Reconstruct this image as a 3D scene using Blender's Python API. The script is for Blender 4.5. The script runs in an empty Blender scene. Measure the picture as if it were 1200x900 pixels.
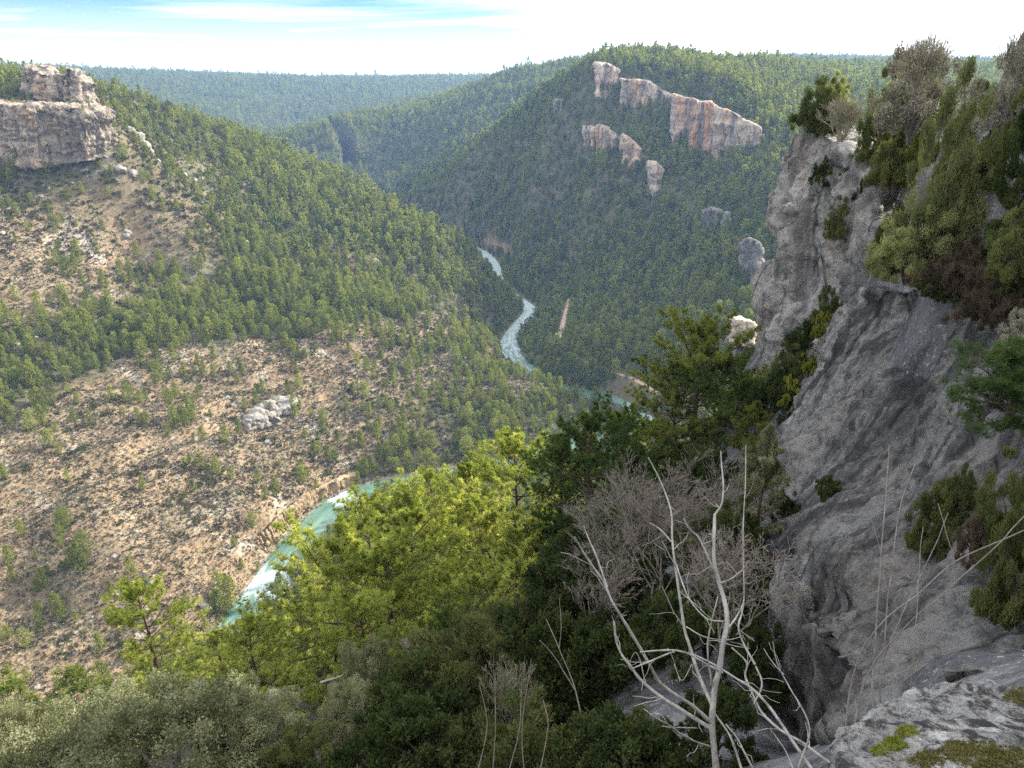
import bpy, bmesh, math, random
import numpy as np
from mathutils import Vector

rng = np.random.default_rng(11)
random.seed(11)
SC = bpy.context.scene
COL = SC.collection

# ------------------------------------------------------------------ camera geometry (world origin = the viewer's eye, +Y ahead, metres)
FOC = 870.0
PITCH = math.radians(22.75)
CP, SP = math.cos(PITCH), math.sin(PITCH)

def ray(px, py):
    u = (px - 600) / FOC; v = (450 - py) / FOC
    return np.array([u, CP + v * SP, -SP + v * CP])
def PY(px, py, y):
    d = ray(px, py); return d * (y / d[1])
def PZ(px, py, z):
    d = ray(px, py); return d * (z / d[2])
def PT(px, py, t):
    return ray(px, py) * t
def project(P):
    P = np.asarray(P, float)
    d = P[..., 1] * CP - P[..., 2] * SP
    up = P[..., 1] * SP + P[..., 2] * CP
    d_ = np.where(np.abs(d) < 1e-6, 1e-6, d)
    return 600 + FOC * P[..., 0] / d_, 450 - FOC * up / d_, d

# ------------------------------------------------------------------ noise
def _hash(ix, iy, iz, seed):
    h = (ix.astype(np.int64) * 374761393 + iy.astype(np.int64) * 668265263 + iz.astype(np.int64) * 2147483647 + seed * 974711) & 0xFFFFFFFF
    h = ((h ^ (h >> 13)) * 1274126177) & 0xFFFFFFFF
    h = ((h ^ (h >> 16)) * 2246822519) & 0xFFFFFFFF
    return ((h ^ (h >> 15)) & 0xFFFFFF) / float(0xFFFFFF)
def vnoise(P, seed=0):
    P = np.asarray(P, float)
    i = np.floor(P).astype(np.int64); f = P - i
    f = f * f * f * (f * (f * 6 - 15) + 10)
    r = 0
    for dx in (0, 1):
        for dy in (0, 1):
            for dz in (0, 1):
                w = (f[:, 0] if dx else 1 - f[:, 0]) * (f[:, 1] if dy else 1 - f[:, 1]) * (f[:, 2] if dz else 1 - f[:, 2])
                r = r + w * _hash(i[:, 0] + dx, i[:, 1] + dy, i[:, 2] + dz, seed)
    return r * 2 - 1
def fbm(P, oct=4, seed=0, gain=.5, lac=2.03):
    P = np.asarray(P, float); a = 1.0; r = 0; s = 0
    for k in range(oct):
        r = r + a * vnoise(P, seed + k * 17); s += a; a *= gain; P = P * lac + 3.7
    return r / s
def sst(a, b, x):
    t = np.clip((x - a) / (b - a), 0, 1); return t * t * (3 - 2 * t)
def n2(x, y, scale, seed, oct=3):
    return fbm(np.stack([x / scale, y / scale, np.zeros_like(x) + seed * .37], 1), oct, seed)

# ------------------------------------------------------------------ object helpers
def tag(o, label=None, cat=None, group=None, kind=None):
    if label: o["label"] = label
    if cat: o["category"] = cat
    if group: o["group"] = group
    if kind: o["kind"] = kind
    return o
def link(o, parent=None):
    COL.objects.link(o)
    if parent: o.parent = parent
    return o
def empty(name, loc=(0, 0, 0), rz=0, sc=1.0):
    o = bpy.data.objects.new(name, None); o.empty_display_size = .1
    o.location = loc; o.rotation_euler = (0, 0, rz); o.scale = (sc, sc, sc)
    COL.objects.link(o); return o
def mesh_np(name, V, faces_list, mats, smooth=False, mat_idx=None, attrs=None, cattrs=None):
    """V (n,3); faces_list = list of int arrays (m,k) of one k each"""
    me = bpy.data.meshes.new(name)
    V = np.ascontiguousarray(V, np.float32)
    faces_list = [np.asarray(f, np.int32) for f in faces_list if len(f)]
    nl = sum(f.size for f in faces_list); nf = sum(len(f) for f in faces_list)
    me.vertices.add(len(V)); me.vertices.foreach_set("co", V.ravel())
    me.loops.add(nl); me.loops.foreach_set("vertex_index", np.concatenate([f.ravel() for f in faces_list]))
    me.polygons.add(nf)
    tot = np.concatenate([np.full(len(f), f.shape[1], np.int32) for f in faces_list])
    st = np.concatenate([[0], np.cumsum(tot)[:-1]]).astype(np.int32)
    me.polygons.foreach_set("loop_start", st)
    try: me.polygons.foreach_set("loop_total", tot)
    except Exception: pass
    if mat_idx is not None: me.polygons.foreach_set("material_index", np.asarray(mat_idx, np.int32))
    me.polygons.foreach_set("use_smooth", np.full(nf, bool(smooth)))
    for m in mats: me.materials.append(m)
    for k, a in (attrs or {}).items():
        at = me.attributes.new(k, 'FLOAT', 'POINT'); at.data.foreach_set("value", np.ascontiguousarray(a, np.float32))
    me.update(calc_edges=True)
    return me
class Geo:
    """collects vertices and faces with a material index and a tint, to become ONE mesh"""
    def __init__(s): s.V = []; s.F = []; s.M = []; s.T = []; s.n = 0
    def add(s, V, F, m=0, tint=None):
        V = np.asarray(V, float); F = np.asarray(F, np.int64)
        if len(V) == 0 or len(F) == 0: return
        s.V.append(V); s.F.append(F + s.n); s.M.append(np.full(len(F), m)); s.n += len(V)
        s.T.append(np.full(len(V), .5) if tint is None else np.broadcast_to(tint, (len(V),)))
    def mesh(s, name, mats, smooth=False):
        return mesh_np(name, np.concatenate(s.V), s.F, mats, smooth, np.concatenate(s.M), {"tint": np.concatenate(s.T)})
def tube(g, pts, rad, sides=5, m=0, tint=None, cap=False):
    P = np.asarray(pts, float); n = len(P)
    R = np.broadcast_to(np.asarray(rad, float), (n,))
    T = np.gradient(P, axis=0); T /= np.linalg.norm(T, axis=1)[:, None] + 1e-9
    up = np.array([0.31, 0.17, .93]) if abs(T[0, 2]) < .8 else np.array([.9, .3, .1])
    A = np.cross(T, up); A /= np.linalg.norm(A, axis=1)[:, None] + 1e-9
    B = np.cross(T, A)
    an = np.arange(sides) * 2 * math.pi / sides
    V = P[:, None, :] + R[:, None, None] * (np.cos(an)[None, :, None] * A[:, None, :] + np.sin(an)[None, :, None] * B[:, None, :])
    V = V.reshape(-1, 3)
    i = np.arange(n - 1)[:, None] * sides; j = np.arange(sides)[None, :]; k = (j + 1) % sides
    F = np.stack([i + j, i + k, i + sides + k, i + sides + j], -1).reshape(-1, 4)
    g.add(V, F, m, tint)
    if cap:
        e = (n - 1) * sides
        c = np.concatenate([V[e:e + sides], [P[-1] + T[-1] * R[-1] * .6]])
        g.add(c, np.stack([np.arange(sides), (np.arange(sides) + 1) % sides, np.full(sides, sides)], 1), m, tint)
def catmull(pts, per=5):
    P = np.asarray(pts, float)
    if len(P) < 3: return np.linspace(P[0], P[-1], per + 1)
    E = np.concatenate([[2 * P[0] - P[1]], P, [2 * P[-1] - P[-2]]]); out = []
    for i in range(len(P) - 1):
        a, b, c, d = E[i:i + 4]
        for t in np.arange(per) / per:
            out.append(.5 * ((2 * b) + (c - a) * t + (2 * a - 5 * b + 4 * c - d) * t * t + (3 * b - a - 3 * c + d) * t ** 3))
    out.append(P[-1]); return np.array(out)
def unit(n):
    v = rng.normal(size=(n, 3)); return v / np.linalg.norm(v, axis=1)[:, None]
def norm(v): return v / (np.linalg.norm(v, axis=-1, keepdims=True) + 1e-9)
def blades(g, C, D, L, W, m=0, tint=None, quad=False):
    """leaf faces: base C, direction D, length L, width W"""
    n = len(C)
    if n == 0: return
    L = np.broadcast_to(L, (n,))[:, None]; W = np.broadcast_to(W, (n,))[:, None]
    S = norm(np.cross(D, unit(n))) * W * .5
    if quad:
        V = np.stack([C, C + D * L * .5 + S, C + D * L, C + D * L * .5 - S], 1).reshape(-1, 3)
        F = np.arange(4 * n).reshape(n, 4); r = 4
    else:
        V = np.stack([C + S, C - S, C + D * L], 1).reshape(-1, 3); F = np.arange(3 * n).reshape(n, 3); r = 3
    g.add(V, F, m, None if tint is None else np.repeat(np.broadcast_to(tint, (n,)), r))

# ------------------------------------------------------------------ materials
def nt_new(name):
    m = bpy.data.materials.new(name); m.use_nodes = True
    nt = m.node_tree; nt.nodes.clear(); return m, nt
class N:
    def __init__(s, nt): s.nt = nt
    def __call__(s, typ, ins=None, **kw):
        n = s.nt.nodes.new(typ)
        for k, v in kw.items(): setattr(n, k, v)
        for k, v in (ins or {}).items():
            if isinstance(v, bpy.types.NodeSocket): s.nt.links.new(v, n.inputs[k])
            else: n.inputs[k].default_value = v
        return n
    def math(s, op, a, b=0.0, clamp=False):
        n = s.nt.nodes.new('ShaderNodeMath'); n.operation = op; n.use_clamp = clamp
        for i, v in enumerate((a, b)):
            if isinstance(v, bpy.types.NodeSocket): s.nt.links.new(v, n.inputs[i])
            else: n.inputs[i].default_value = v
        return n.outputs[0]
    def mix(s, f, a, b, blend='MIX'):
        n = s.nt.nodes.new('ShaderNodeMix'); n.data_type = 'RGBA'; n.blend_type = blend; n.clamp_factor = True
        for i, v in ((0, f), (6, a), (7, b)):
            if isinstance(v, bpy.types.NodeSocket): s.nt.links.new(v, n.inputs[i])
            else: n.inputs[i].default_value = (tuple(v) + (1,))[:4] if isinstance(v, (tuple, list)) else v
        return n.outputs[2]
    def ramp(s, f, stops):
        n = s.nt.nodes.new('ShaderNodeValToRGB'); e = n.color_ramp.elements
        while len(e) < len(stops): e.new(.5)
        for el, (p, c) in zip(e, stops): el.position = p; el.color = (tuple(c) + (1,))[:4] if not isinstance(c, (int, float)) else (c, c, c, 1)
        s.nt.links.new(f, n.inputs[0]); return n.outputs[0]
    def noise(s, vec, scale, detail=4, rough=.55, dist=0.0):
        n = s('ShaderNodeTexNoise', {'Scale': scale, 'Detail': detail, 'Roughness': rough, 'Distortion': dist}); s.nt.links.new(vec, n.inputs['Vector']); return n.outputs[0]
    def out(s, sh):
        o = s.nt.nodes.new('ShaderNodeOutputMaterial'); s.nt.links.new(sh, o.inputs['Surface'])

def leaf_mat(name, dark, mid, light, transl=.35, tcol=None, objvar=.35):
    m, nt = nt_new(name); n = N(nt)
    at = n('ShaderNodeAttribute', attribute_name="tint").outputs['Fac']
    oi = n('ShaderNodeObjectInfo').outputs['Random']
    f = n.math('ADD', n.math('MULTIPLY', at, 1 - objvar), n.math('MULTIPLY', oi, objvar))
    c = n.ramp(f, [(.1, dark), (.5, mid), (.9, light)])
    d = n('ShaderNodeBsdfDiffuse', {'Color': c}).outputs[0]
    tc = n.mix(1.0, c, tcol or (1.25, 1.3, .6), 'MULTIPLY')
    t = n('ShaderNodeBsdfTranslucent', {'Color': tc}).outputs[0]
    mx = n('ShaderNodeMixShader', {0: transl, 1: d, 2: t}).outputs[0]
    n.out(mx); return m
def bark_mat(name, c1, c2, scale=8, rough=.9):
    m, nt = nt_new(name); n = N(nt)
    tc = n('ShaderNodeTexCoord').outputs['Object']
    mp = n('ShaderNodeMapping', {'Vector': tc, 'Scale': (1, 1, .3)}).outputs[0]
    f = n.noise(mp, scale, 6, .65)
    c = n.ramp(f, [(.32, c1), (.68, c2)])
    b = n('ShaderNodeBsdfPrincipled', {'Base Color': c, 'Roughness': rough})
    bp = n('ShaderNodeBump', {'Strength': .6, 'Distance': .02, 'Height': n.noise(mp, scale * 3, 5, .7)})
    nt.links.new(bp.outputs[0], b.inputs['Normal']); b.inputs['Specular IOR Level'].default_value = .2
    n.out(b.outputs[0]); return m
def rock_mat(name, base, pale, dark, warm, S=1.0, warm_amt=.5, stain=.5, bump=.5, speck=0.0, moss=None, dip=(0, 0, 1), stretch=.16):
    """limestone: S = size of a feature in metres"""
    m, nt = nt_new(name); n = N(nt)
    P0 = n('ShaderNodeNewGeometry').outputs['Position']
    k = 1.0 / S
    dv = norm(np.array(dip, float)); av = norm(np.cross(dv, [.3, .9, .1])); bv = np.cross(dv, av)
    def dot(v):
        q = n('ShaderNodeVectorMath', {0: P0, 1: tuple(v)}, operation='DOT_PRODUCT'); return q.outputs['Value']
    P = n('ShaderNodeCombineXYZ', {0: dot(av), 1: dot(bv), 2: dot(dv)}).outputs[0]        # third axis runs down the rock
    big = n.noise(P, .35 * k, 5, .6, .6)
    c = n.ramp(big, [(.3, base), (.5, base), (.68, pale)])
    ws = n.noise(n('ShaderNodeMapping', {'Vector': P, 'Scale': (1, 1, min(.35, stretch * 2.2)), 'Location': (7, 3, 1)}).outputs[0], .28 * k, 4, .6, .8)
    c = n.mix(n.math('MULTIPLY', n.ramp(ws, [(.5, 0.0), (.66, 1.0)]), warm_amt), c, warm)
    st = n.noise(n('ShaderNodeMapping', {'Vector': P, 'Scale': (1, 1, stretch)}).outputs[0], .9 * k, 8, .72, .55)
    c = n.mix(n.math('MULTIPLY', n.ramp(st, [(.48, 0.0), (.58, 1.0)]), stain), c, dark)
    fine = n.noise(P, 5 * k, 8, .7)
    c = n.mix(n.ramp(fine, [(.36, .75), (.5, 0.0)]), c, dark)
    vor = n('ShaderNodeTexVoronoi', {'Vector': n('ShaderNodeMapping', {'Vector': P, 'Scale': (1, 1, .6)}).outputs[0], 'Scale': 1.1 * k}, feature='DISTANCE_TO_EDGE').outputs['Distance']
    v2 = n('ShaderNodeTexVoronoi', {'Vector': n('ShaderNodeMapping', {'Vector': n('ShaderNodeVectorMath', {0: P, 1: n('ShaderNodeTexNoise', {'Vector': P, 'Scale': 1.2 * k, 'Detail': 4}).outputs['Color']}, operation='ADD').outputs[0], 'Scale': (1, 1, .4)}).outputs[0], 'Scale': .9 * k}, feature='DISTANCE_TO_EDGE').outputs['Distance']
    crack = n.math('MULTIPLY', n.ramp(v2, [(0.0, 1.0), (.035, 0.0)]), n.ramp(n.noise(P, .8 * k, 3, .6), [(.42, 0.0), (.56, 1.0)]))
    c = n.mix(n.math('MULTIPLY', crack, .8), c, tuple(.35 * q for q in dark))
    if speck:
        sp = n.noise(P, 26 * k, 4, .75)
        c = n.mix(n.math('MULTIPLY', n.ramp(sp, [(.58, 0.0), (.68, 1.0)]), speck), c, (.55, .54, .5))
        sp2 = n.noise(P, 8 * k, 6, .78, .4)
        c = n.mix(n.math('MULTIPLY', n.ramp(sp2, [(.36, 1.0), (.46, 0.0)]), .6), c, (.03, .03, .032))
    if moss:
        c = n.mix(n.ramp(n.noise(P, 1.6 * k, 4, .6), [(.6, 0.0), (.68, 1.0)]), c, moss)
    b = n('ShaderNodeBsdfPrincipled', {'Base Color': c, 'Roughness': .92})
    b.inputs['Specular IOR Level'].default_value = .15
    h = n.math('ADD', n.math('SUBTRACT', n.math('ADD', n.noise(P, 2.2 * k, 10, .68, .3), n.math('MULTIPLY', n.noise(P, 9 * k, 8, .75), .35)), n.math('MULTIPLY', crack, .18)), n.math('MULTIPLY', n.ramp(vor, [(0.0, 0.0), (.12, 1.0)]), .10))
    bp = n('ShaderNodeBump', {'Strength': bump, 'Distance': .6 * S, 'Height': h})
    nt.links.new(bp.outputs[0], b.inputs['Normal'])
    n.out(b.outputs[0]); return m
# ------------------------------------------------------------------ river and road courses
RIV = [(-150, 90, -201.5, 6.5), (-128, 150, -201, 6.5)]
for px, py, z, hw in [(232, 800, -200.8, 6.5), (272, 742, -200.6, 6.5), (312, 690, -200.4, 6.5), (342, 645, -200, 6.5), (372, 615, -200, 7), (398, 590, -200, 6),
                      (440, 572, -200, 4.2), (520, 557, -200, 4), (585, 545, -200, 4.5)]:
    p = PZ(px, py, z); RIV.append((p[0], p[1], z, hw))
for px, py, z, hw in [(690, 520, -200, 7), (745, 503, -200, 7.5), (760, 489, -200, 7.5), (748, 476, -200, 6.5), (718, 466, -200, 6)]:
    p = PZ(px, py, z); RIV.append((p[0], p[1], z, hw))
RIV += [(24, 476, -200, 6), (4, 525, -200, 7)]
for px, py, z, hw in [(596, 402, -200, 5), (610, 380, -200, 5.2), (622, 364, -200, 4.4), (606, 350, -200, 3.6), (590, 338, -200, 4.6), (580, 323, -200, 5.6), (578, 310, -200, 5)]:
    p = PZ(px, py, z); RIV.append((p[0], p[1], z, hw))
RIV += [(-45, 900, -199, 7), (-120, 1000, -197, 6), (-200, 1150, -192, 6), (-320, 1400, -180, 6)]
RIV = np.array(RIV); RIVC = catmull(RIV, 8)
ROADPX = [(770, 460, -187), (745, 445, -187), (725, 438, -187), (700, 431, -187), (682, 427, -187), (664, 420, -187), (652, 408, -187), (656, 392, -186.5), (662, 372, -186), (668, 350, -185.5)]
ROAD = np.array([list(PZ(a, b, c)) for a, b, c in ROADPX]); ROADC = catmull(ROAD, 8)

def poly_dist(x, y, C):
    """distance to polyline C (xy), plus interpolated remaining columns"""
    best = np.full(len(x), 1e9); val = np.zeros((len(x), C.shape[1] - 2))
    for a, b in zip(C[:-1], C[1:]):
        d = b[:2] - a[:2]; L2 = d @ d + 1e-9
        t = np.clip(((x - a[0]) * d[0] + (y - a[1]) * d[1]) / L2, 0, 1)
        dd = np.hypot(x - a[0] - t * d[0], y - a[1] - t * d[1])
        k = dd < best
        best[k] = dd[k]; val[k] = a[2:] + t[k, None] * (b[2:] - a[2:])
    return best, val

# ------------------------------------------------------------------ ground control points
CTL = []
def c(*p): CTL.append(np.array(p, float))
for r in RIVC[::5]: c(r[0], r[1], r[2] - .5)
for r in ROADC[::5]: c(r[0], r[1], r[2])
# where the viewer stands, the slope falling away below, and an unseen hill raised at right for shade
for p in [(0, 0, -1.6), (0, -6, -.8), (-6, -5, -1.2), (7, -6, 0), (0, -30, 2), (-30, -30, -4), (30, -30, 8), (12.5, 9.5, 5), (15, 11, 8.5), (18, 14, 11), (17.2, 21, 8), (20, 26, 10), (22, 22, 12), (-.5, 1.2, -2.6), (1.5, 1.5, -2.05), (2.6, 2.2, -2.1), (-4, 1, -3.2),
          (0, 3, -5.2), (0, 6, -9), (0, 12, -13.6), (0, 20, -19.5), (0, 31, -27.5), (0, 60, -55), (0, 100, -92), (0, 150, -132), (-10, 230, -172), (-20, 290, -188),
          (-4, 6, -9.5), (-6, 14, -18.2), (-6, 20, -22.5), (-16, 32, -34.5), (-14, 14, -19), (-30, 30, -36), (-35, 60, -62), (-60, 110, -120), (-75, 170, -165), (-50, 150, -146), (-90, 60, -100), (-110, 20, -110), (-60, -10, -45),
          (8.5, 32, -18.5), (4.5, 42, -29), (12, 45, -28.5), (20, 70, -50), (30, 120, -100), (45, 190, -145), (50, 260, -172), (60, 330, -190), (10, 330, -193), (70, 370, -194),
          (1.5, 4, -5.6), (3, 10, -10.4), (1.5, 9.7, -11.2), (4.4, 12.3, -10.6), (6, 18, -12.2), (3.2, 16, -14.5), (7.5, 26, -15.5),
          (3.5, 3.6, -3.4), (6.5, 4.5, -2.8), (12, 4, 4.0), (24, 8, 13), (27, 20, 11), (40, 18, 14), (60, 10, 16), (38, 32, 9), (60, 40, 8),
          (22, 36, -2.6), (32, 44, -5), (45, 56, -14), (24, 49, -16), (30, 58, -26), (60, 90, -58), (85, 150, -105), (110, 240, -145), (120, 320, -168), (120, 370, -172), (160, 150, -70), (190, 260, -100)]: c(*p)
SLAB = [(1000, 340, 30), (915, 490, 27), (885, 600, 22), (890, 720, 17), (950, 830, 11), (1200, 330, 16), (1200, 480, 12), (1200, 640, 8.5), (1080, 700, 9), (1010, 800, 7.5), (1100, 400, 21), (1050, 560, 16)]
for a, b, t in SLAB:
    p = PT(a, b, t); c(p[0] + 2.1, p[1] + 1.7, p[2] - 3.0)
for a, b, t in [(1080, 390, 21), (1050, 350, 25), (1110, 360, 20), (1040, 430, 21), (1130, 420, 17)]:
    p = PT(a, b, t); c(p[0] + 3.0, p[1] + 2.4, p[2] - 5)
for a, b, t in [(1200, 100, 21), (1150, 200, 20), (1200, 230, 18), (1235, 330, 15), (1240, 220, 18), (1240, 110, 20.5), (1100, 180, 26), (1130, 290, 19)]:
    p = PT(a, b, t); c(p[0], p[1], p[2] - 1.0)
for p in [(18.0, 41, -4), (16, 50, -24), (22, 58, -30)]: c(*p)
for a, b, t in [(1100, 768, 7.2), (1000, 855, 7.8), (1190, 775, 6.4), (940, 880, 9), (1060, 800, 7.2)]: c(*PT(a, b, t))
# left hillside
for a, b, y in [(0, 300, 400), (0, 440, 330), (0, 560, 270), (0, 700, 220), (0, 850, 178), (150, 270, 470), (300, 270, 560), (450, 290, 590), (200, 400, 390), (400, 390, 450), (530, 380, 520),
                (200, 520, 315), (400, 480, 385), (300, 600, 288), (100, 650, 240), (100, 770, 205), (560, 460, 428), (620, 500, 395), (480, 530, 365), (350, 220, 660), (210, 660, 247),
                (60, 190, 462), (0, 190, 452), (130, 180, 476), (-100, 190, 440), (-100, 400, 330), (-100, 700, 205)]: c(*PY(a, b, y))
for p in [(-330, 500, -8), (-420, 500, 0), (-500, 560, 2), (-400, 620, -2), (-600, 400, -5), (-500, 250, -70)]: c(*p)
RIDGE = [PY(180, 125, 690), PY(240, 146, 740), PY(300, 165, 780), PY(360, 189, 775), PY(420, 210, 750), PY(480, 250, 700), PY(540, 280, 650), PY(562, 330, 590), PY(600, 400, 525), PY(632, 432, 470), PY(660, 460, 432)]
RIDGE = [p - np.array([0, 0, h]) for p, h in zip(RIDGE, (4, 6, 8, 8, 8, 7, 6, 6, 5, 5, 4))]
for p in RIDGE: c(*p)
for p in RIDGE[:6]: c(p[0] + 25, p[1] + 150, p[2] - 75)
c(*PY(150, 112, 640)); c(-420, 800, -40); c(-560, 900, -45)
# right mountain
for a, b, y in [(700, 300, 690), (800, 300, 600), (760, 380, 520), (850, 330, 520), (700, 200, 770), (800, 200, 720), (900, 200, 640), (600, 250, 860), (540, 240, 980), (910, 260, 560), (880, 380, 440),
                (700, 84, 850), (660, 105, 870), (600, 157, 930), (540, 207, 990), (480, 246, 1030), (640, 180, 840), (650, 240, 790),
                (830, 187, 748), (835, 122, 768), (710, 134, 838), (712, 84, 860), (760, 136, 805), (768, 104, 818), (895, 178, 690), (890, 150, 708), (800, 112, 795),
                (730, 70, 930), (760, 66, 950), (850, 74, 960), (900, 76, 1010), (960, 88, 1050), (910, 112, 800), (950, 150, 700), (1000, 110, 820), (760, 80, 880), (1040, 140, 700), (1100, 160, 600)]:
    if b <= 205 and 640 <= a <= 905 and y < 875 and not b == 80: y *= .95
    c(*PY(a, b, y))
# behind the right mountain and the farther mountains
for p in [(330, 1300, 5), (500, 1200, 0), (150, 1250, -40), (420, 700, -40), (500, 500, -60), (600, 900, -10)]: c(*p)
for a, b, y in [(345, 168, 1500), (400, 136, 1480), (480, 128, 1500), (540, 110, 1500), (600, 85, 1500), (650, 79, 1500), (700, 76, 1450), (480, 228, 1080), (430, 200, 1150), (550, 170, 1200), (600, 130, 1300), (400, 165, 1300), (520, 140, 1350)]: c(*PY(a, b, y))
for a, b, y in [(-200, 84, 2400), (0, 80, 2400), (100, 84, 2500), (200, 88, 2550), (300, 95, 2600), (400, 99, 2600), (480, 100, 2600), (545, 106, 2500), (300, 150, 1900), (200, 128, 1850), (345, 162, 1950), (450, 128, 2150), (120, 110, 1800),
                (640, 100, 2500), (900, 66, 3000), (960, 68, 3000), (1040, 72, 3000), (1170, 74, 2900), (1300, 74, 2900), (700, 95, 2500)]: c(*PY(a, b, y))
for a in range(-60, 61, 15):
    c(4400 * math.sin(math.radians(a)), 4400 * math.cos(math.radians(a)), -40 if a < 5 else 20)
for p in [(-1500, 300, -20), (1500, 300, -10), (-1200, 1200, -30), (1300, 1500, -10), (-400, -300, -20), (300, -400, 20), (0, -1500, 0), (-1500, -1500, 0), (1500, -1500, 0), (250, 150, -20), (400, 250, -30)]: c(*p)
CTL = np.array(CTL)
def _fit(P):
    C2 = P[:, :2]; r = np.hypot(C2[:, 0], C2[:, 1])
    eps = np.clip(r * .02, .3, 20)
    D = np.sqrt(((C2[:, None] - C2[None]) ** 2).sum(-1) + eps[None] ** 2)
    n = len(P); A = np.zeros((n + 1, n + 1)); A[:n, :n] = D + np.eye(n) * np.clip(r * .002, .02, 2)[:, None] * -1
    A[:n, n] = 1; A[n, :n] = 1
    w = np.linalg.lstsq(A, np.concatenate([P[:, 2], [0]]), rcond=None)[0]
    return C2, eps, w
_RB = _fit(CTL)
def rbf(x, y):
    C2, eps, w = _RB; out = np.empty(len(x))
    for s in range(0, len(x), 20000):
        xs = x[s:s + 20000, None]; ys = y[s:s + 20000, None]
        out[s:s + 20000] = np.sqrt((xs - C2[None, :, 0]) ** 2 + (ys - C2[None, :, 1]) ** 2 + eps[None] ** 2) @ w[:-1] + w[-1]
    return out
def height(x, y, full=False):
    x = np.asarray(x, float); y = np.asarray(y, float)
    z = rbf(x, y); r = np.hypot(x, y)
    dr, vr = poly_dist(x, y, RIVC); do, vo = poly_dist(x, y, ROADC)
    k = sst(10, 60, np.minimum(dr, do * 2))
    z = z + k * (sst(250, 700, r) * (7 * n2(x, y, 150, 1) ) + sst(120, 320, r) * 3.2 * n2(x, y, 45, 2) + sst(40, 120, r) * 1.3 * n2(x, y, 15, 3)) + sst(3, 15, r) * .45 * n2(x, y, 4, 4) * sst(7, 14, dr)
    lf = sst(-20, -90, x + .15 * y) * sst(130, 200, y) * k * sst(700, 500, y)
    u_ = .75 * x - .66 * y                       # gullies run down the left hillside to the river
    z = z - lf * 5.2 * np.maximum(0, 1 - 3.2 * np.abs(n2(u_ * 2.0, (x + y) * .45, 46, 8))) + lf * 2.4 * n2(x, y, 24, 9)
    w = vr[:, 1]
    zb = np.maximum(vr[:, 0] - 1.6, vr[:, 0] - 1.6 + 2.4 * sst(w - 2, w + 5, dr))
    z = zb + (z - zb) * sst(w + 1, w + 11, dr)
    z = vo[:, 0] + (z - vo[:, 0]) * sst(3.0, 9, do)
    if full: return z, dr, do
    return z
# ------------------------------------------------------------------ the ground sheet: rings around the viewer, finer where the photo looks
R1 = np.exp(np.linspace(math.log(.7), math.log(60), 190))
R2 = np.exp(np.linspace(math.log(60), math.log(1250), 560))[1:]
R3 = np.exp(np.linspace(math.log(1250), math.log(6000), 130))[1:]
RR = np.concatenate([R1, R2, R3])
TH = np.radians(np.concatenate([np.arange(-180, -46, 4.0), np.arange(-46, 46, .12), np.arange(46, 180, 4.0)]))
gr, gt = np.meshgrid(RR, TH, indexing='ij')
gx, gy = (gr * np.sin(gt)).ravel(), (gr * np.cos(gt)).ravel()
gz, gdr, gdo = height(gx, gy, True)
nR, nT = gr.shape
GZ = gz.reshape(nR, nT)
RUN = np.maximum.accumulate(GZ / gr, axis=0)           # skyline slope met so far along every bearing
def visible(x, y, z, h):
    r = np.hypot(x, y); th = np.arctan2(x, y)
    i = np.clip(np.searchsorted(RR, r * .985) - 1, 0, nR - 1)
    j = np.clip(np.searchsorted(TH, th), 0, nT - 1)
    return (z + h) / r >= RUN[i, j]

# left hillside in plan
LEFT = np.array([(-150, 90), (-128, 150)] + [tuple(r[:2]) for r in RIVC[16:] if r[1] < 585] + [tuple(p[:2]) for p in RIDGE[::-1]] + [(-330, 900), (-700, 900), (-700, 60)])
def in_poly(x, y, Q):
    r = np.zeros(len(x), bool); n = len(Q); j = n - 1
    for i in range(n):
        xi, yi = Q[i]; xj, yj = Q[j]
        k = ((yi > y) != (yj > y)) & (x < (xj - xi) * (y - yi) / (yj - yi + 1e-12) + xi)
        r ^= k; j = i
    return r
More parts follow.
